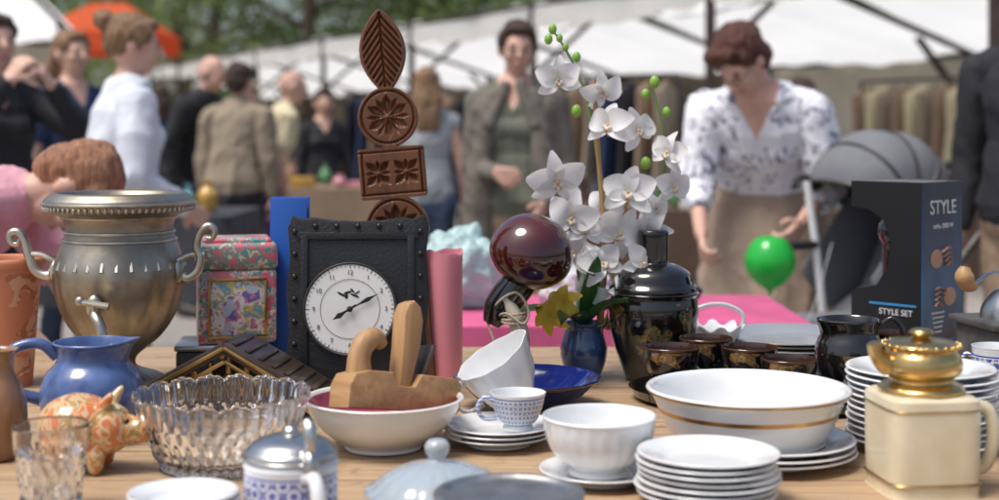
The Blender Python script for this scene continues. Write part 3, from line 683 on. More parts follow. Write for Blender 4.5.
# ---- piggy bank
PIG=painted('piggy_glaze',(.60,.40,.20),[(0,(.62,.18,.05)),(.44,(.65,.45,.24)),(.52,(.55,.22,.05)),(.58,(.25,.22,.05)),(.64,(.7,.55,.35))],-.2,.2,26,.22,.6,2.2,.45)
P=[('E',(0,0,0),(.056,.047,.045),(0,0,0),0),('E',(.04,-.005,.0),(.035,.034,.034),(0,0,0),0),cap((.05,-.005,.0),(.083,-.008,-.002),.024,.016,0)]
for a,b in ((-.03,-.025),(-.03,.025),(.03,-.025),(.03,.025)): P.append(cap((a,b,-.03),(a,b,-.046),.014,.011,0))
for sy in(-1,1): P.append(cap((.038,sy*.018,.028),(.050,sy*.026,.046),.010,.005,0))
P.append(cap((.083,-.008,-.002),(.088,-.008,-.002),.018,.017,0))
r=root('piggy_bank',(-.556,1.83,.808)); blob('body',P,[PIG],.0025,r)
g=Geo();
for sy in(-.020,.012): g.add(p_ell((.072,sy-.01,.014),(.004,.004,.004)))
for sy in(-.014,-.002): g.add(p_ell((.1055,sy,-.002),(.002,.0025,.004)))
g.obj('eyes',BLACKG,r)
# ---- cut glass tumbler (diamond cuts)
def tum(a,r_,z,t):
    if t<.45 and .012<z<.074:
        k=min(1,(z-.012)/.004,(.074-z)/.004); d=abs(math.sin(8*a+z*105))*abs(math.sin(8*a-z*105)); r_-=.0042*k*(1-d)
    return r_,z
solo(p_lathe([(0,0),(.030,0),(.034,.004),(.036,.02),(.038,.04),(.040,.06),(.042,.08),(.0435,.100),(.0432,.102),(.0415,.102),(.039,.07),(.034,.03),(.029,.016),(0,.015)],160,tum,6),'glass_tumbler',GLASS,(-.527,1.63,Z+.001),sharp=180)
# ---- crystal bowl
def cb(a,r_,z,t):
    z2=z+(.006*abs(math.sin(9*a))+.002*abs(math.sin(27*a)) if z>.08 else 0)
    if t<.5 and z>.003:
        k=min(1,z/.01); 
        if z<.060: r_-=.0055*k*(1-abs(math.sin(18*a+z*85))*abs(math.sin(18*a-z*85)))
        else: r_-=.004*abs(math.cos(18*a))
    return r_,z2
solo(p_lathe([(0,0),(.076,0),(.082,.004),(.096,.03),(.108,.06),(.116,.086),(.118,.092),(.113,.092),(.105,.06),(.091,.03),(.072,.013),(0,.012)],324,cb,7),'crystal_bowl',GLASS,(-.372,1.86,Z+.001),sharp=180)
# ---- jewellery box + tin
r=root('jewellery_box',(-.515,2.6,Z),(0,0,rad(6)))
g=Geo().add(p_box((.165,.12,.042),(0,0,.022),bev=.003)).add(p_box((.172,.127,.012),(0,0,.0505),bev=.004),1); g.obj('case',[GREYW,PEWTERL],r)
Geo().add(p_ell((0,-.062,.036),(.006,.004,.008))).obj('clasp',BRASSY,r)
TIN=painted('tin_print',(.55,.13,.18),[(0,(.12,.33,.30)),(.42,(.75,.55,.5)),(.48,(.10,.25,.22)),(.55,(.75,.25,.28)),(.62,(.75,.68,.5))],-.1,.3,52,.35,.3,1.2,.46)
TING=painted('tin_print_green',(.10,.28,.23),[(0,(.65,.15,.2)),(.45,(.1,.3,.25)),(.55,(.7,.55,.4))],-.1,.3,70,.35,.3,1.0,.4)
TINP=painted('tin_scene',(.45,.50,.58),[(0,(.12,.15,.4)),(.40,(.62,.2,.3)),(.46,(.7,.7,.72)),(.53,(.65,.45,.1)),(.58,(.15,.35,.45)),(.66,(.7,.6,.6))],-.1,.3,38,.3,.3,.8,.42)
r=root('tea_tin',(-.494,2.6,Z+.0575),(0,0,rad(14)))
Geo().add(p_box((.142,.115,.136),(0,0,.068),bev=.008,segs=3)).obj('body',TIN,r)
Geo().add(p_box((.147,.120,.05),(0,0,.160),bev=.010,segs=3)).obj('lid',TING,r)
Geo().add(p_box((.126,.099,.012),(0,0,.187),bev=.005,segs=3)).obj('lid_top',TIN,r)
Geo().add(p_box((.098,.004,.10),(0,-.0580,.066),bev=.0015)).obj('scene_panel',TINP,r)
g=Geo()
for (cx,cz,sx,sz) in ((0,.118,.106,.005),(0,.013,.106,.005),(-.051,.066,.005,.10),(.051,.066,.005,.10)): g.add(p_box((sx,.006,sz),(cx,-.0595,cz),bev=.001))
g.obj('panel_frame',GOLD,r)
# ---- carved gable
r=root('wooden_weather_house',(-.42,2.22,Z),(0,0,rad(-6)))
g=Geo()
for sx in(-1,1):
    an=sx*rad(29); L=.165
    c=(sx*L/2*math.cos(rad(29)),0,.112-L/2*math.sin(rad(29)))
    g.add(p_box((L,.13,.012),c,(0,an,0),.002),0)
    g.add(p_box((L+.004,.008,.018),(c[0],-.069,c[2]),(0,an,0),.002),0); g.add(p_box((L,.004,.006),(c[0],-.0735,c[2]),(0,an,0),.001),1); g.add(p_box((L,.004,.006),(c[0],-.0665,c[2]-.022),(0,an,0),.001),1)
    for k in range(7):
        t=(k+.5)/7; g.add(p_box((.009,.10,.004),(sx*L*t*math.cos(rad(29)),-.0,.112-L*t*math.sin(rad(29))+.0085),(0,an,0),.001),0)
g.obj('roof',[WOODD,GOLD],r)
g=Geo().add(p_box((.20,.10,.02),(0,0,.0115),bev=.003),0)
for x in (-.055,-.03,.0,.03,.055): 
    h_=.112-.01-abs(x)*.55-.02; v,f=p_cyl(.005,h_,(x,-.045,.02),seg=12); g.add((v,f),1); g.add(p_ell((x,-.045,.02+h_*.5),(.008,.008,.01),seg=10,rings=8),1)
g.add(p_prism([(-.09,.022),(.09,.022),(0,.098)],.008,.001,T((0,.03,0))),0); g.obj('porch',[WOODD,BRASSY],r)
# ---- blue binder
r=root('blue_binder',(-.397,2.64,Z)); BB=M('blue_card',(.02,.10,.42),.45,var=.08)
g=Geo().add(p_box((.066,.006,.322),(0,-.022,.161),bev=.001)).add(p_box((.066,.006,.322),(0,.022,.161),bev=.001)).add(p_box((.006,.044,.322),(-.033,0,.161),bev=.002)); g.obj('cover',BB,r)
Geo().add(p_box((.052,.036,.30),(.002,0,.158),bev=.001)).obj('pages',WHITE2,r)
# ---- carved board
def wpx(v):
    w_=0
    if 14<=v<=95: t=(v-14)/81; w_=23*max(0,math.sin(pi*min(t*.96,1)))**.72
    if abs(v-122)<30: w_=max(w_,math.sqrt(900-(v-122)**2))
    if 152<=v<=203: w_=max(w_,33-max(0,2-(v-152))-max(0,2-(203-v)))
    if abs(v-233)<32: w_=max(w_,math.sqrt(1024-(v-233)**2))
    if 262<=v: w_=max(w_,26)
    if v>88: w_=max(w_,8)
    return max(w_,.6)
def carve(x,v):
    d=0; w_=wpx(v)
    def pet(cx,cy,ang,L,hw):
        dx=x-cx;dy=v-cy; a=dx*math.cos(ang)+dy*math.sin(ang); b=-dx*math.sin(ang)+dy*math.cos(ang)
        if 1<a<L: 
            q=hw*math.sin(pi*a/L); return max(0,q-abs(b))*1.5
        return 0
    if v<92:
        if abs(x)<w_-3.5:
            fr=((v*1.0-abs(x)*1.3)/8)%1; d=max(d,4.0*max(0,1-abs(fr-.5)*3.0))
            d=max(d,4.0*max(0,1-abs(x)/1.8))
    for cy,R in((122,30),(233,32)):
        rr=math.hypot(x,v-cy)
        if rr<R:
            d=max(d,3*max(0,1-abs(rr-(R-4))/1.6))
            for k in range(6): d=max(d,pet(0,cy,k*pi/3+pi/6,R-7,5.6),pet(0,cy,k*pi/3,R-8,3.4))
    if 155<v<200:
        d=max(d,3*max(0,1-abs(abs(x)-29)/1.3),3*max(0,1-abs(abs(v-177.5)-21)/1.3))
        if abs(x)<27 and abs(v-177.5)<20:
            for cx in(-14,14):
                for k in range(4): d=max(d,pet(cx,177.5,k*pi/2+pi/4,17,4.6),pet(cx,177.5,k*pi/2,13,3.2))
    return min(d,6)
s=.0018; rows=[];vv=14.0
while vv<384: rows.append(vv); vv+=.7 if vv<262 else 8
nc=84; vs=[];fs=[]
for v_ in rows:
    w_=wpx(v_)
    for k in range(nc+1):
        x=(k/nc*2-1)*w_; edge=1.5*max(0,1-(w_-abs(x))/1.5); vs.append((x*s,(carve(x,v_)+edge)*s,(384-v_)*s))
nfr=len(vs)
for v_ in rows:
    w_=wpx(v_); vs.append((-w_*s,.020,(384-v_)*s)); vs.append((w_*s,.020,(384-v_)*s))
for j in range(len(rows)-1):
    for k in range(nc): a=j*(nc+1)+k; fs.append((a,a+nc+1,a+nc+2,a+1))
    b=nfr+2*j; fs.append((b,b+1,b+3,b+2)); fs.append((j*(nc+1),b,b+2,(j+1)*(nc+1))); fs.append((j*(nc+1)+nc,(j+1)*(nc+1)+nc,b+3,b+1))
solo((vs,fs),'carved_wooden_board',WOODC,(-.160,2.475,Z+.004),(rad(-1),rad(-4.9),0),sharp=28)
# ---- clock on leather board
r=root('leather_clock',(-.235,2.3,Z+.002),(rad(-4),0,rad(3)))
OUT=[(-.112,.0),(-.118,.06),(-.112,.12),(-.118,.18),(-.112,.235),(-.116,.285),(-.108,.306),(-.09,.300),(-.075,.303),(-.04,.298),(0,.296),(.04,.298),(.075,.303),(.09,.300),(.112,.308),(.118,.285),(.113,.235),(.119,.18),(.113,.12),(.118,.06),(.112,0)]
Geo().add(p_prism(OUT,.03,.004)).obj('leather_board',BLACKL,r)
g=Geo()
for k in range(8):
    for x in(-.104,.104): g.add(p_ell((x,-.016,.02+k*.037),(.0045,.003,.0045),seg=12,rings=8))
for k in range(5): g.add(p_ell((-.07+k*.035,-.016,.288),(.0045,.003,.0045),seg=12,rings=8))
g.obj('studs',M('dark_studs',(.05,.045,.04),.35,.8),r)
g=Geo().add(p_box((.20,.004,.012),(0,-.017,.272),bev=.001)); g.add(p_box((.20,.004,.012),(0,-.017,.03),bev=.001)); g.add(p_box((.012,.004,.25),(-.088,-.0172,.15),bev=.001)); g.add(p_box((.012,.004,.25),(.088,-.0172,.15),bev=.001)); g.obj('straps',BLACKL,r)
DIAL=M('dial_white',(.76,.75,.71),.4,var=.06,scale=20); INK=M('dial_ink',(.012,.012,.012),.5); INKL=M('dial_ink_light',(.10,.10,.10),.5)
dc=(-.012,-.018,.152)
v,f=p_cyl(.0745,.008,(0,0,0),seg=64,bev=.03); Geo().add(([T(dc,(pi/2,0,0))@V(p) for p in v],f)).obj('dial',DIAL,r)
v,f,m=p_lathe([(.0735,-.001),(.0765,.0),(.077,.008),(.0755,.010),(.0735,.009)],64,sub=2); Geo().add(([T(dc,(pi/2,0,0))@V(p) for p in v],f)).obj('bezel',STEEL,r)
fy=dc[1]-.0085
v,f,m=p_lathe([(.0485,0),(.0488,.0005),(.0493,0)],64,sub=1)
g=Geo().add(([T((dc[0],fy,dc[2]),(pi/2,0,0))@V(p) for p in v],f))
for k in range(60):
    a=2*pi*k/60; L=.006 if k%5==0 else .0035; rr_=.0700; wd=.0012 if k%5==0 else .0005
    g.add(p_box((wd,.0006,L),(dc[0]+rr_*math.sin(a),fy,dc[2]+rr_*math.cos(a)),(0,a,0),0))
g.obj('minute_marks',INKL,r)
def hand(a,L,wd,y):
    o=[(-wd*.4,-.012),(wd*.4,-.012),(wd*.35,.3*L),(wd,.62*L),(wd*.5,.75*L),(0,L),(-wd*.5,.75*L),(-wd,.62*L),(-wd*.35,.3*L)]
    return p_prism(o,.0008,0,T((dc[0],y,dc[2]),(0,a,0)))
g=Geo()
g.add(hand(rad(62),.054,.0036,fy-.003)); g.add(hand(rad(238),.034,.0048,fy-.0045)); g.add(p_ell((dc[0],fy-.004,dc[2]),(.005,.003,.005)))
g.obj('hands',INK,r); g=Geo()
for dx,dz,rx,rz_,an in ((-.014,.024,.008,.0018,.5),(-.004,.027,.007,.002,-.3),(.008,.022,.008,.0018,.4),(-.006,.021,.003,.004,0),(.004,.030,.005,.0015,.8),(.012,.027,.005,.0012,-.6)): g.add(p_ell((dc[0]+dx,fy,dc[2]+dz),(rx,.0006,rz_),(0,an,0)))
g.obj('bird_picture',INK,r)
for k in range(12):
    a=2*pi*(k+1)/12; text(str(k+1),.0105,INKL,r,(dc[0]+.0595*math.sin(a),fy-.0003,dc[2]+.0595*math.cos(a)),(pi/2,a if False else 0,0),ext=.0002,name='numeral')
# ---- candle
r=root('pink_candle',(-.103,2.52,Z))
def cf(a,r_,z,t):
    if z>.2: z+=.004*math.sin(2*a)+.002*math.sin(5*a)
    return r_*(1+.006*math.sin(4*a+z*30)),z
Geo().add(p_lathe([(0,0),(.033,0),(.0355,.004),(.036,.21),(.036,.225),(.033,.227),(.030,.217),(.012,.211),(0,.210)],56,cf,3)).obj('wax',PINKC,r)
Geo().add(p_tube([(0,0,.208),(.001,0,.217),(.004,0,.224)],.0012,6,3)).obj('wick',INK,r)
# ---- red lined bowl
solo(p_lathe([(0,.0),(.050,.0),(.054,.006),(.060,.010),(.088,.030),(.104,.052),(.110,.068),(.114,.071),(.110,.073),(.105,.068),(.098,.052),(.08,.03),(.05,.016),(0,.014)],80,sub=4,ms=[0,0,0,0,0,0,0,0,0,1,1,1,1]),'red_lined_bowl',[WHITE2,RED_IN],(-.164,1.96,Z+.001))
# ---- hand plane resting in bowl
r=root('wooden_hand_plane',(-.142,1.95,.805),(rad(-8),rad(10),rad(38)))
g=Geo().add(p_prism([(-.10,0),(.085,0),(.09,.006),(.09,.042),(.082,.05),(.02,.052),(.008,.034),(-.022,.034),(-.03,.052),(-.07,.052),(-.092,.046),(-.10,.03)],.052,.003)); g.obj('body',WOODP,r)
g=Geo().add(p_prism([(-.012,.0),(.008,.0),(.028,.06),(.034,.095),(.03,.115),(.02,.124),(.008,.12),(.0,.105),(-.004,.06)],.034,.006,T((.0,0,.03),(0,rad(-6),0)))); g.obj('wedge',WOODPZ,r)
g=Geo().add(p_tube([(-.070,0,.045),(-.072,0,.07),(-.064,0,.09),(-.048,0,.098),(-.034,0,.088)],[.019,.016,.016,.014,.008],16,5)); g.obj('horn',WOODPZ,r)
g=Geo().add(p_box((.005,.036,.07),(.032,0,.062),(0,rad(20),0),.001)); g.obj('iron',M('worn_iron',(.16,.12,.10),.5,.8,var=.4,scale=40),r)
# ---- beer stein
MUGP=china_pattern('stein_pattern',(.74,.75,.76),(.03,.05,.35),.053,.017,.012,.062,thr=.27)
r=root('beer_stein',(-.236,1.57,Z))
Geo().add(p_lathe([(0,0),(.054,0),(.056,.006),(.053,.012),(.053,.068),(.054,.073),(.051,.078),(.049,.080),(.047,.078),(.047,.01),(0,.01)],72,sub=3)).obj('body',MUGP,r)
Geo().add(p_lathe([(0,.0825),(.05,.0815),(.0525,.083),(.052,.088),(.048,.092),(.044,.097),(.034,.102),(.020,.1045),(.009,.106),(.009,.112),(.004,.116),(0,.1165)],56,sub=3)).obj('lid',PEWTERL,r)
g=Geo(); a=rad(-62); c_,s_=math.cos(a),math.sin(a)
def rp(rr,z,sd=0): return (rr*c_-sd*s_,rr*s_+sd*c_,z)
g.add(p_tube([rp(.045,.092),rp(.058,.093),rp(.066,.085),rp(.066,.070)],[.006,.007,.007,.006],10,4)); g.add(p_tube([rp(.060,.085,-.009),rp(.060,.085,.009)],.006,10,1))
g.add(p_tube([rp(.058,.092),rp(.064,.108),rp(.060,.122),rp(.052,.13)],[.005,.006,.008,.006],10,4,.6)); g.obj('thumb_lift',PEWTERL,r)
Geo().add(p_tube([rp(.050,.066),rp(.078,.070),rp(.090,.045),rp(.080,.015),rp(.052,.014)],[.008,.008,.0085,.008,.009],14,5)).obj('handle',WHITE,r)
# ---- plates helper
def plate_prof(R,h=.012,t=.003): return [(0,0),(R*.55,0),(R*.58,.002),(R*.72,h*.45),(R*.97,h),(R,h+t*.5),(R*.99,h+t),(R*.95,h+t*.9),(R*.70,h*.5+t),(R*.55,t+.001),(0,t+.001)]
def plates(name,x,y,z,R,n,dz,gold=True,h=.014,rim=None,mat=None):
    r=root(name,(x,y,z)); 
    for k in range(n):
        R2=R*(1+random.uniform(-.02,.015)); g=Geo().add(p_lathe(plate_prof(R2,h),80,sub=3,ms=[0,0,0,0,(1 if gold else 0),0,0,0,0,0]))
        g.obj('plate',[mat or WHITE,rim or GOLD],r,(random.uniform(-.003,.003),random.uniform(-.003,.003),.001+k*dz),(random.uniform(-.006,.006),random.uniform(-.006,.006),random.random()*6))
    return r
r=root('tureen_lid',(-.075,1.665,Z+.001)); PALE=M('pale_blue_glass',(.68,.76,.80),.1,coat=.8,trans=.55,var=.08)
Geo().add(p_lathe([(0,0),(.05,0),(.062,.006),(.083,.014),(.085,.017),(.082,.020),(.074,.024),(.060,.036),(.035,.047),(.014,.052),(.010,.056),(.0135,.062),(.015,.070),(.010,.077),(0,.079)],150,lambda a,r_,z,t:(r_*(1+.035*abs(math.cos(9*a))*(1 if .015<z<.048 else 0)),z),4)).obj('lid',PALE,r)
r=root('pewter_dish',(.010,1.50,Z+.001))
Geo().add(p_lathe([(0,0),(.07,0),(.076,.006),(.079,.045),(.082,.054),(.081,.058),(.074,.059),(.066,.054),(.04,.055),(0,.056)],72,sub=3)).obj('dish',M('dull_pewter',(.50,.49,.47),.42,1,var=.4,scale=30,bump=.3,bscale=60),r)
plates('saucer_stack',-.350,1.545,Z,.062,5,.0075,gold=False)
plates('saucer_stack',.0,1.985,Z,.078,3,.007,gold=True,rim=GOLDD)
def cup(name,x,y,z,R,h,mat,ha,rot=(0,0,0),inner=None,hs=1.0,fn=None):
    r=root(name,(x,y,z),rot)
    g=Geo().add(p_lathe([(0,0),(R*.5,0),(R*.55,.004),(R*.52,.008),(R*.72,h*.3),(R*.90,h*.65),(R,h-.001),(R*1.0,h),(R*.96,h-.001),(R*.85,h*.6),(R*.6,h*.25),(0,h*.18)],64,fn,sub=4,ms=[0]*7+[1]*5)); g.obj('bowl',[mat,inner or WHITE],r)
    c,s2=math.cos(ha),math.sin(ha); q=lambda a,z:(a*c,a*s2,z)
    Geo().add(p_tube([q(R*.92,h*.82),q(R*1.28,h*.90),q(R*1.5,h*.66),q(R*1.3,h*.36),q(R*.80,h*.34)],[.0035*hs,.003*hs,.003*hs,.003*hs,.0035*hs],10,5)).obj('handle',mat,r)
    return r
CUPP=china_pattern('cup_pattern',(.78,.79,.79),(.12,.22,.45),.038,.010,.012,.044,thr=.28)
cup('teacup',.026,1.955,.778,.039,.052,CUPP,rad(195))
def boatfn(a,r_,z,t):
    if z>.03: r_*=1+.16*max(0,math.cos(a))**3*(z/.09)
    r_*=1+.02*math.cos(10*a)*(z>.02)
    return r_,z+(.008*max(0,math.cos(a))**3 if z>.05 else 0)
cup('gravy_boat',.030,2.09,.785,.055,.088,WHITE,rad(180),(rad(12),rad(-30),rad(0)),fn=boatfn,hs=1.3)
solo(p_lathe([(0,0),(.05,0),(.055,.004),(.088,.022),(.112,.044),(.118,.048),(.114,.050),(.086,.028),(.05,.010),(0,.009)],80,lambda a,r_,z,t:(r_*(1+.01*math.cos(16*a)*(z>.012)),z),4,ms=[0]*4+[1]+[0]*4),'cobalt_dish',[COBALT,GOLD],(.045,2.245,Z+.001))
plates('dinner_plate',.130,1.775,Z,.078,1,.006)
solo(p_lathe([(0,0),(.036,0),(.038,.006),(.036,.010),(.056,.024),(.068,.046),(.072,.070),(.0735,.074),(.071,.076),(.069,.07),(.064,.046),(.05,.024),(0,.014)],144,lambda a,r_,z,t:(r_*(1+.008*math.cos(24*a)*(t<.5)*(z>.012)),z),4),'white_bowl',WHITE,(.128,1.78,Z+.009))
plates('plate_stack',.250,1.675,Z,.086,7,.0075,rim=PEWTERL)
plates('serving_platter',.365,1.885,Z,.118,3,.008)
r=root('casserole_dish',(.342,1.91,Z+.024))
Geo().add(p_lathe([(0,0),(.096,0),(.104,.004),(.114,.020),(.122,.040),(.1245,.046),(.127,.052),(.131,.060),(.133,.064),(.138,.067),(.140,.071),(.137,.074),(.131,.072),(.125,.06),(.115,.03),(.1,.012),(0,.009)],112,sub=4,ms=[0,0,0,0,1,0,0,0,0,1,0,0,0,0,0,0])).obj('dish',[WHITE,GOLD],r)
# ---- knobbed ornament with horn
r=root('powder_horn',(.03,2.42,Z))
Geo().add(p_lathe([(0,.066),(.03,.060),(.055,.043),(.070,.018),(.074,-.005),(.068,-.028),(.050,-.048),(.030,-.060),(.022,-.070),(0,-.072)],64,sub=4)).obj('knob',MAHOG,r,(.026,0,.238),(rad(12),rad(18),0))
Geo().add(p_tube([(.010,0,.190),(-.010,0,.165),(-.032,0,.135),(-.044,0,.112)],[.030,.031,.028,.016],20,4)).obj('neck',BLACKG,r)
Geo().add(p_tube([(-.02,-.02,.16),(.0,-.022,.12),(.004,-.02,.085),(-.004,-.01,.04),(-.03,0,.004)],[.011,.014,.019,.022,.026],18,5)).obj('horn',HORN,r)
g=Geo()
for k in range(3):
    zc=.120+k*.006; g.add(p_tube([(-.004+.020*math.cos(a)*1.1,-.02+.020*math.sin(a),zc+.003*math.sin(a+k)) for a in [2*pi*j/16 for j in range(17)]],.0022,6,1))
g.add(p_tube([(-.045,-.005,.115),(-.02,-.035,.135),(.01,-.045,.118),(.02,-.04,.14),(.0,-.035,.17),(-.03,-.03,.155),(-.05,-.01,.12),(-.04,-.02,.085),(-.038,-.02,.06)],.0022,6,6)); g.add(p_tube([(.0,-.045,.12),(.012,-.046,.09),(.006,-.04,.06)],.0018,6,4)); g.obj('twine',TWINE,r)
# ---- orchid
r=root('orchid_plant',(.153,2.52,Z))
VB=M('blue_vase_glaze',(.015,.035,.13),.15,coat=.8,col2=(.05,.11,.24),scale=30)
Geo().add(p_lathe([(0,0),(.028,0),(.030,.004),(.040,.030),(.043,.055),(.036,.08),(.033,.092),(.040,.100),(.036,.100),(.03,.085),(.0,.08)],48,sub=4)).obj('vase',VB,r)
s=.001815
def o3(px,py,dy=0): return (( px-500)*s-.153,dy,1.2-(py-130)*s-Z)
STEM=M('stem_brown',(.42,.24,.10),.6,col2=(.30,.20,.08)); STG=M('stem_green',(.15,.27,.06),.5); LEAFM=M('orchid_leaf',(.04,.12,.03),.35,coat=.2)
g=Geo()
g.add(p_tube([o3(598,330),o3(606,260,-.01),o3(602,190,-.01),o3(590,110,0),o3(572,60,.0),o3(552,28,0)],[.0045,.0042,.0035,.003,.0022,.0015],8,6))
g.add(p_tube([o3(604,330,.02),o3(640,240,.02),o3(664,180,.01),o3(663,130,0),o3(652,84,0)],[.004,.0035,.003,.0022,.0015],8,6)); 
g.add(p_tube([o3(590,330,.01),o3(578,270,-.01),o3(575,220,-.02),o3(560,185,-.02)],[.004,.003,.0025,.002],8,5)); g.obj('stems',STG,r)
g=Geo().add(p_tube([o3(600,335,-.01),o3(604,240,-.015),o3(598,150,-.015),o3(594,80,-.01)],[.006,.0055,.0045,.004],8,5)); g.add(p_tube([o3(608,330,0),o3(622,240,0),o3(628,190,0)],[.004,.0035,.003],8,5)); g.obj('canes',STEM,r)
PET=M('orchid_petal',(.84,.83,.81),.5,translucent=.35,var=.06,bump=.25,bscale=50); PETY=M('orchid_lip',(.72,.45,.18),.5,var=.3,scale=60); BUD=M('orchid_bud',(.24,.44,.06),.4)
def petal(L,W,cup_=.25,nu=8,nv=7,tw=0):
    def fn(u_,v_):
        x=v_*L; hw=W/2*math.sin(pi*min(1,(v_**.8*.88+.09)))**.75; q=u_*2-1; yy=q*hw
        return (yy,x,cup_*(L*.35*math.sin(v_*pi*.9)-L*.5*v_*v_)+.25*q*q*hw+tw*q*hw*v_)
    return grid(fn,nu,nv)
def flower(g,c,face,size,roll,rn):
    f=V(face).normalized(); q=f.to_track_quat('Z','Y').to_matrix().to_4x4(); B=Matrix.Translation(V(c))@q@Matrix.Rotation(roll,4,'Z')
    for k,a in enumerate((0,125,-125)): g.add(petal(size*.56,size*.33,.3+rn.uniform(-.5,.5),tw=rn.uniform(-.5,.5)),0,B@Matrix.Rotation(rad(a+rn.uniform(-12,12)),4,'Z'))
    for a in (66,-66): g.add(petal(size*.56,size*.54,.4+rn.uniform(-.6,.6),tw=rn.uniform(-.4,.4)),0,B@Matrix.Translation((0,0,.002))@Matrix.Rotation(rad(a+rn.uniform(-9,9)),4,'Z'))
    for a in (145,180,215): g.add(petal(size*.22,size*.13,1.6),1 if a==180 else 0,B@Matrix.Translation((0,0,.004))@Matrix.Rotation(rad(a),4,'Z'))
    g.add(p_ell((0,0,.005),(size*.04,size*.04,size*.07),seg=10,rings=8),1,B)
rn=random.Random(3); g=Geo()
fl=[(558,80,40),(602,92,38),(608,126,42),(637,130,40),(668,153,38),(673,186,38),(557,180,52),(572,216,46),(628,192,48),(618,232,48),(650,230,40),(576,252,42),(600,262,42),(640,262,40),(585,228,32),(655,208,32),(590,290,36),(625,290,32),(604,208,34)]
for px,py,sz in fl:
    flower(g,o3(px,py,rn.uniform(-.05,.0)),(rn.uniform(-.8,.7),-1,rn.uniform(-.5,.4)),sz*s*1.08,rn.uniform(-.7,.7),rn)
g.obj('flowers',[PET,PETY],r,sharp=180)
g=Geo()
for px,py,q in ((553,29,5),(549,39,5),(577,57,5),(577,111,6),(655,82,6),(646,94,5),(667,112,5),(646,163,6),(566,47,4),(560,38,4)):
    g.add(p_ell(o3(px,py,-.004),(q*s*.85,q*s*.85,q*s*1.1),seg=14,rings=10)); 
g.obj('buds',BUD,r)
g=Geo()
def leaf(L,W,az,lift,droop):
    d=V((math.cos(az),math.sin(az),0)); sd=V((-d.y,d.x,0))
    return grid(lambda u_,v_: tuple(V((0,0,.09))+d*(L*v_)+V((0,0,lift*v_-droop*v_*v_))+sd*((u_*2-1)*W/2*math.sin(pi*min(1,v_*.9+.1))**.6)+V((0,0,.25*W*abs(u_*2-1)))),6,10)
for a in ((.14,.036,rad(-60),.12,.06),(.15,.04,rad(200),.12,.1),(.11,.03,rad(-10),.13,.1),(.14,.045,rad(-110),.10,.08),(.15,.04,rad(80),.15,.05),(.08,.034,rad(-75),.15,.02)): g.add(leaf(*a))
g.obj('leaves',LEAFM,r,sharp=180)
g=Geo(); YL=M('yellow_petal',(.82,.58,.06),.5,translucent=.2)
for px,py in ((562,300),(550,312)):
    B=Matrix.Translation(V(o3(px,py,-.05)))@V((-.4,-1,.3)).to_track_quat('Z','Y').to_matrix().to_4x4()
    for k in range(6): g.add(petal(.036,.024,.9),0,B@Matrix.Rotation(k*pi/3,4,'Z'))
g.obj('yellow_flower',YL,r,sharp=180)
Geo().add(p_tube([o3(562,302,-.045),o3(575,322,-.02),o3(585,335,0)],.002,6,4)).obj('yellow_flower_stem',STG,r)
# ---- lacquer vase
LAC=painted('lacquer_vase',(.008,.007,.007),[(0,(.20,.11,.03)),(.43,(.01,.01,.01)),(.47,(.05,.12,.04)),(.53,(.28,.08,.03)),(.57,(.02,.03,.02)),(.62,(.22,.17,.06))],.055,.145,45,.14,.9,1.4,.52)
r=root('lacquer_vase',(.277,2.5,Z)); s=.0018
def lz(y): return (380-y)*s
Geo().add(p_lathe([(0,0),(25*s,0),(28*s,.006),(31*s,lz(368)),(38*s,lz(350)),(44*s,lz(325)),(45*s,lz(308)),(43*s,lz(296)),(42*s,lz(293)),(0,lz(293))],72,sub=4)).obj('body',LAC,r)
Geo().add(p_lathe([(0,lz(292.5)),(42*s,lz(292.5)),(44*s,lz(291)),(44*s,lz(287)),(40*s,lz(282)),(36*s,lz(272)),(24*s,lz(265)),(16*s,lz(263)),(15.5*s,lz(258)),(15.5*s,lz(234)),(14*s,lz(230)),(9*s,lz(229)),(0,lz(229))],72,sub=3)).obj('lid',BLACKG,r)
# ---- lacquer tray and cups
LC=painted('lacquer_cup',(.010,.008,.008),[(0,(.22,.12,.035)),(.45,(.02,.02,.02)),(.50,(.22,.07,.03)),(.56,(.04,.08,.03)),(.6,(.25,.16,.05))],.03,.078,60,.14,.9,1.2,.56)
LCI=M('lacquer_inner',(.05,.02,.012),.2,coat=.6)
r=root('lacquer_tray',(.47,2.32,Z+.001)); v,f,m=p_lathe([(0,0),(.22,0),(.235,.004),(.25,.020),(.254,.021),(.245,.006),(.22,.005),(0,.005)],96,sub=1); Geo().add((v,f)).obj('tray',BLACKG,r).scale=(1,.68,1)
for x,y,R,h_ in ((.285,2.30,.046,.082),(.357,2.40,.046,.082),(.414,2.30,.046,.082),(.458,2.195,.044,.080)):
    r=root('lacquer_cup',(x,y,Z+.008))
    Geo().add(p_lathe([(0,0),(R*.55,0),(R*.6,.004),(R*.42,.010),(R*.45,.018),(R*.78,.035),(R*.96,.06),(R,h_-.003),(R*1.01,h_),(R*.97,h_),(R*.9,.06),(R*.7,.038),(0,.028)],56,sub=3,ms=[0]*7+[1]*6)).obj('cup',[LC,LCI],r)
    v,f,m=p_lathe([(R*1.003,h_-.002),(R*1.012,h_-.001),(R*1.003,h_+.001)],56,sub=1); Geo().add((v,f)).obj('gilt_rim',GOLDD,r)
r=root('lacquer_pitcher',(.575,2.28,Z+.008))
def pf(a,r_,z,t):
    if z>.1: k=(z-.1)/.03; r_*=1+.2*k*max(0,math.cos(a-rad(200)))**5
    return r_,z
Geo().add(p_lathe([(0,0),(.032,0),(.034,.005),(.028,.012),(.045,.03),(.056,.06),(.054,.09),(.046,.110),(.048,.130),(.045,.130),(.04,.11),(.048,.07),(0,.02)],56,pf,4)).obj('body',LC,r)
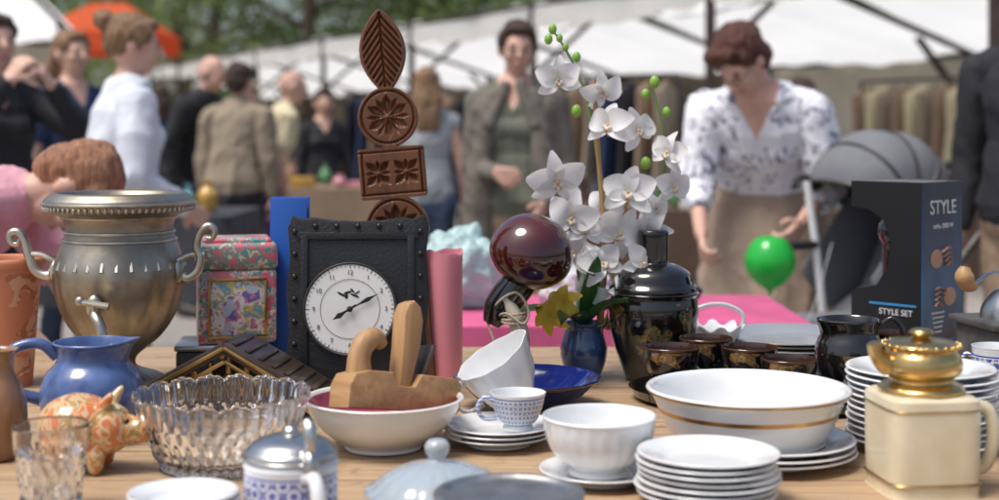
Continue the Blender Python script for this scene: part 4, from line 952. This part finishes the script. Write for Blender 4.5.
Geo().add(p_tube([(.044,-.01,.118),(.066,-.015,.135),(.082,-.02,.115),(.078,-.02,.08),(.053,-.012,.055)],[.004,.004,.004,.004,.005],10,5)).obj('handle',BLACKG,r)
cup('lacquer_cup',.665,2.33,Z+.008,.042,.10,LC,rad(-20),inner=LCI)
plates('serving_plate',.56,2.68,Z,.14,6,.008,mat=M('grey_glaze',(.30,.31,.32),.2,coat=.4))
r=root('porcelain_basket',(.41,2.62,Z+.001)); g=Geo().add(p_lathe([(0,0),(.03,0),(.032,.004),(.02,.02),(.035,.05),(.05,.075),(.047,.077),(.03,.05),(0,.03)],48,lambda a,r_,z,t:(r_*(1+.08*math.cos(8*a)*(z>.03)),z+.006*math.cos(8*a)*(z>.06)),4)); g.obj('basket',WHITE,r)
Geo().add(p_tube([(-.046,0,.07),(-.05,0,.10),(-.02,0,.118),(.02,0,.118),(.05,0,.10),(.046,0,.07)],.004,10,5)).obj('handle',WHITE,r)
# ---- black carton
CARD=M('black_card',(.014,.014,.016),.35,var=.2)
def carton_side():
    m,nt,b=nodes('carton_side'); co=objco(nt); s_=N(nt,'ShaderNodeSeparateXYZ'); nt.links.new(co,s_.inputs[0]); n=noisen(nt,co,9,3,.8)
    f=mathn(nt,'ADD',mathn(nt,'MULTIPLY',s_.outputs[2],1.6),mathn(nt,'MULTIPLY',n.outputs['Fac'],.5))
    c=rampn(nt,f,[(.28,(.012,.014,.02)),(.45,(.03,.11,.22)),(.6,(.02,.05,.12)),(.8,(.008,.02,.05))]); nt.links.new(c,b.inputs['Base Color']); b.inputs['Roughness'].default_value=.3; return m
r=root('black_carton',(.797,2.72,Z+.001),(0,0,rad(-46)))
W_,D_,H_=.150,.15,.35
fr=[(-W_/2,0),(W_/2,0),(W_/2,H_),(-W_/2,H_),(-W_/2,H_-.05),(-.035,H_-.055),(-.004,H_-.075),(.010,H_-.115),(.004,H_-.165),(-.020,H_-.20),(-W_/2,H_-.215)]
Geo().add(p_prism(fr,.003,0,T((0,-D_/2,0)))).obj('front',CARD,r)
Geo().add(p_prism([(-D_/2-.0015,0),(D_/2,0),(D_/2,H_),(-D_/2-.0015,H_)],.003,0,T((W_/2+.0017,0,0),(0,0,pi/2)))).obj('side_print',carton_side(),r)
CIN=M('carton_inside',(.14,.14,.15),.7)
g=Geo().add(p_box((W_,.003,H_),(0,D_/2,H_/2),bev=0)).add(p_box((W_-.004,D_-.008,.003),(0,0,.003),bev=0)).add(p_box((W_-.004,D_-.008,.003),(0,0,H_-.003),bev=0)).add(p_box((.003,D_-.006,H_-.225),(-W_/2+.002,0,(H_-.225)/2+.005),bev=0)).add(p_box((.003,D_-.006,.046),(-W_/2+.002,0,H_-.027),bev=0)); g.obj('walls',CIN,r)
g=Geo().add(p_tube([(-.03,0,.08),(-.035,0,.16),(-.03,0,.22),(-.02,-.01,.26)],[.018,.015,.020,.026],16,5)); g.add(p_ell((-.02,-.01,.25),(.032,.03,.032))); g.obj('hairdryer',BLACKG,r)
WL=M('white_print',(.7,.7,.7),.5); BL=M('blue_print',(.04,.25,.55),.5)
g=Geo().add(p_box((.10,.0006,.004),(.015,-D_/2-.002,.115),bev=0)).add(p_box((.10,.0006,.018),(.015,-D_/2-.002,.020),bev=0)); g.obj('front_stripes',BL,r)
text('STYLE SET',.016,WL,r,(.022,-D_/2-.0022,.10),(pi/2,0,0))
SX=W_/2+.0040
text('STYLE',.038,WL,r,(SX,0,H_-.05),(pi/2,0,pi/2)); text('turbo 2000 W',.013,WL,r,(SX,0,H_-.085),(pi/2,0,pi/2)); text('COMPACT',.020,BL,r,(SX,0,.04),(pi/2,0,pi/2))
g=Geo()
for k in range(5): g.add(p_box((.0006,.05-.006*k,.003),(SX,-.02,.10-k*.009),bev=0))
g.obj('small_print',WL,r)
g=Geo(); 
for zc,sg in ((.215,1),(.14,-1)):
    TB=T((W_/2+.0040,0,zc),(0,0,pi/2),(sg,1,1))
    for k in range(4): g.add(p_tube([(-.01+k*.006,0,.0-k*.009),(.015+k*.003,0,.008-k*.009),(.032,0,.006-k*.011)],[.006,.005,.003],8,3,.2),0,TB)
    g.add(p_ell((-.025,0,-.012),(.024,.001,.018)),0,TB)
g.obj('printed_hands',SKIN2,r)
# ---- coffee grinder with crank (right edge)
r=root('coffee_grinder',(.905,2.45,Z+.001),(0,0,rad(10)))
g=Geo().add(p_box((.14,.14,.10),(0,0,.055),bev=.004),0).add(p_box((.16,.16,.012),(0,0,.006),bev=.003),0).add(p_box((.16,.16,.012),(0,0,.111),bev=.003),0); g.obj('case',[GREYW],r)
g=Geo().add(p_lathe([(.055,.117),(.05,.14),(.03,.165),(.012,.175),(.010,.20),(0,.20)],32,sub=3)); g.add(p_tube([(0,0,.195),(-.05,-.02,.20),(-.10,-.05,.185)],[.005,.005,.004],10,4,.6)); g.obj('dome_and_crank',PEWTERL,r)
Geo().add(p_tube([(-.10,-.05,.18),(-.115,-.055,.185),(-.122,-.057,.20),(-.12,-.057,.215)],[.008,.014,.016,.008],16,4)).obj('knob',WOODP,r)
cup('blue_white_mug',.790,2.20,Z+.001,.040,.105,china_pattern('mug_pattern',(.74,.75,.76),(.03,.08,.42),.04,.016,.015,.09,thr=.35),rad(180))
# ---- cream coffee pot with gilt top
r=root('cream_coffee_pot',(.529,1.74,Z+.001),(0,0,rad(6)))
def sq(a,r_,z,t):
    k=(abs(math.cos(a))**6+abs(math.sin(a))**6)**(-1/6); 
    if r_>.02: r_=r_*k
    return r_,z
Geo().add(p_lathe([(0,0),(.054,0),(.057,.004),(.0585,.060),(.0585,.112),(.056,.118),(.052,.121),(.045,.122),(0,.122)],96,sq,3)).obj('body',CREAM,r)
g=Geo()
for zz_ in (.016,.106):
    g.add(p_lathe([(.058,zz_-.002),(.060,zz_),(.058,zz_+.002)],96,sq,1))
g.add(p_lathe([(.046,.1215),(.052,.123),(.053,.127),(.048,.131),(.040,.135),(.040,.140),(.047,.146),(.050,.154),(.048,.166),(.043,.174),(.047,.178),(.045,.182),(.034,.186),(.016,.188),(.010,.191),(.015,.195),(.010,.200),(0,.201)],64,sub=3))
g.add(p_tube([(-.044,-.004,.156),(-.058,-.006,.166),(-.066,-.008,.184)],[.015,.011,.008],14,4)); 
for k in range(24):
    a=2*pi*k/24; g.add(p_ell((.0470*math.cos(a),.0470*math.sin(a),.1805),(.003,.003,.003),seg=8,rings=6))
g.obj('gilt_top',BRASSY,r)
Geo().add(p_tube([(.055,-.01,.105),(.080,-.014,.10),(.087,-.015,.065),(.077,-.014,.03),(.055,-.01,.024)],[.008,.008,.008,.008,.008],12,5)).obj('handle',CREAM,r)
plates('plate_stack',.600,1.97,Z,.105,12,.0088,gold=False)
plates('plate_stack',.80,1.90,Z,.085,14,.0078,gold=False)
plates('plate_stack',.705,1.70,Z,.075,9,.0078,gold=False)
r=root('serving_spoon',(.47,2.52,Z+.002),(0,0,rad(20))); g=Geo().add(p_tube([(0,0,.003),(.06,0,.02),(.13,0,.012)],[.003,.0025,.004],8,4)); g.add(p_ell((-.02,0,.006),(.026,.017,.006))); g.obj('spoon',PEWTERL,r)
r=root('scissors',(-.555,2.14,Z+.003),(0,0,rad(70))); g=Geo()
g.add(p_box((.09,.008,.002),(.045,0,.002),(0,0,.08),.0005)); g.add(p_box((.09,.008,.002),(.045,0,.005),(0,0,-.08),.0005))
for sy in (-1,1): g.add(p_tube([(-.022+.018*math.cos(a),sy*.014+.012*math.sin(a),.004) for a in [2*pi*j/14 for j in range(15)]],.003,8,1))
g.obj('blades',PEWTERL,r)
# ================================================================== LIGHT
world=bpy.data.worlds.new('World'); scene.world=world; world.use_nodes=True
nt=world.node_tree; bg=nt.nodes['Background']; sky=nt.nodes.new('ShaderNodeTexSky'); sky.sky_type='NISHITA'; sky.sun_disc=False
sd=V((-.36,-.22,.90)).normalized()
sky.sun_elevation=math.asin(sd.z); sky.sun_rotation=math.atan2(sd.x,sd.y); sky.air_density=1.0; sky.dust_density=4.0; sky.ozone_density=1.0
nt.links.new(sky.outputs[0],bg.inputs[0]); bg.inputs[1].default_value=.15
L=bpy.data.lights.new('sun','SUN'); L.energy=3.0; L.angle=rad(24); L.color=(1,.985,.96)
lo=bpy.data.objects.new('sun',L); COL.objects.link(lo); lo.rotation_euler=sd.to_track_quat('Z','Y').to_euler(); lo.location=(0,0,10)
# ================================================================== CAMERA
cam=bpy.data.cameras.new('camera'); co=bpy.data.objects.new('camera',cam); COL.objects.link(co)
co.location=(0,0,1.2); co.rotation_euler=(pi/2,0,0); cam.lens=50; cam.sensor_width=36; cam.shift_y=-.1201
cam.clip_end=600; cam.clip_start=.05
cam.dof.use_dof=True; cam.dof.focus_distance=2.2; cam.dof.aperture_fstop=2.8
scene.camera=co
scene.view_settings.view_transform='Standard'; scene.view_settings.look='None'; scene.view_settings.exposure=0
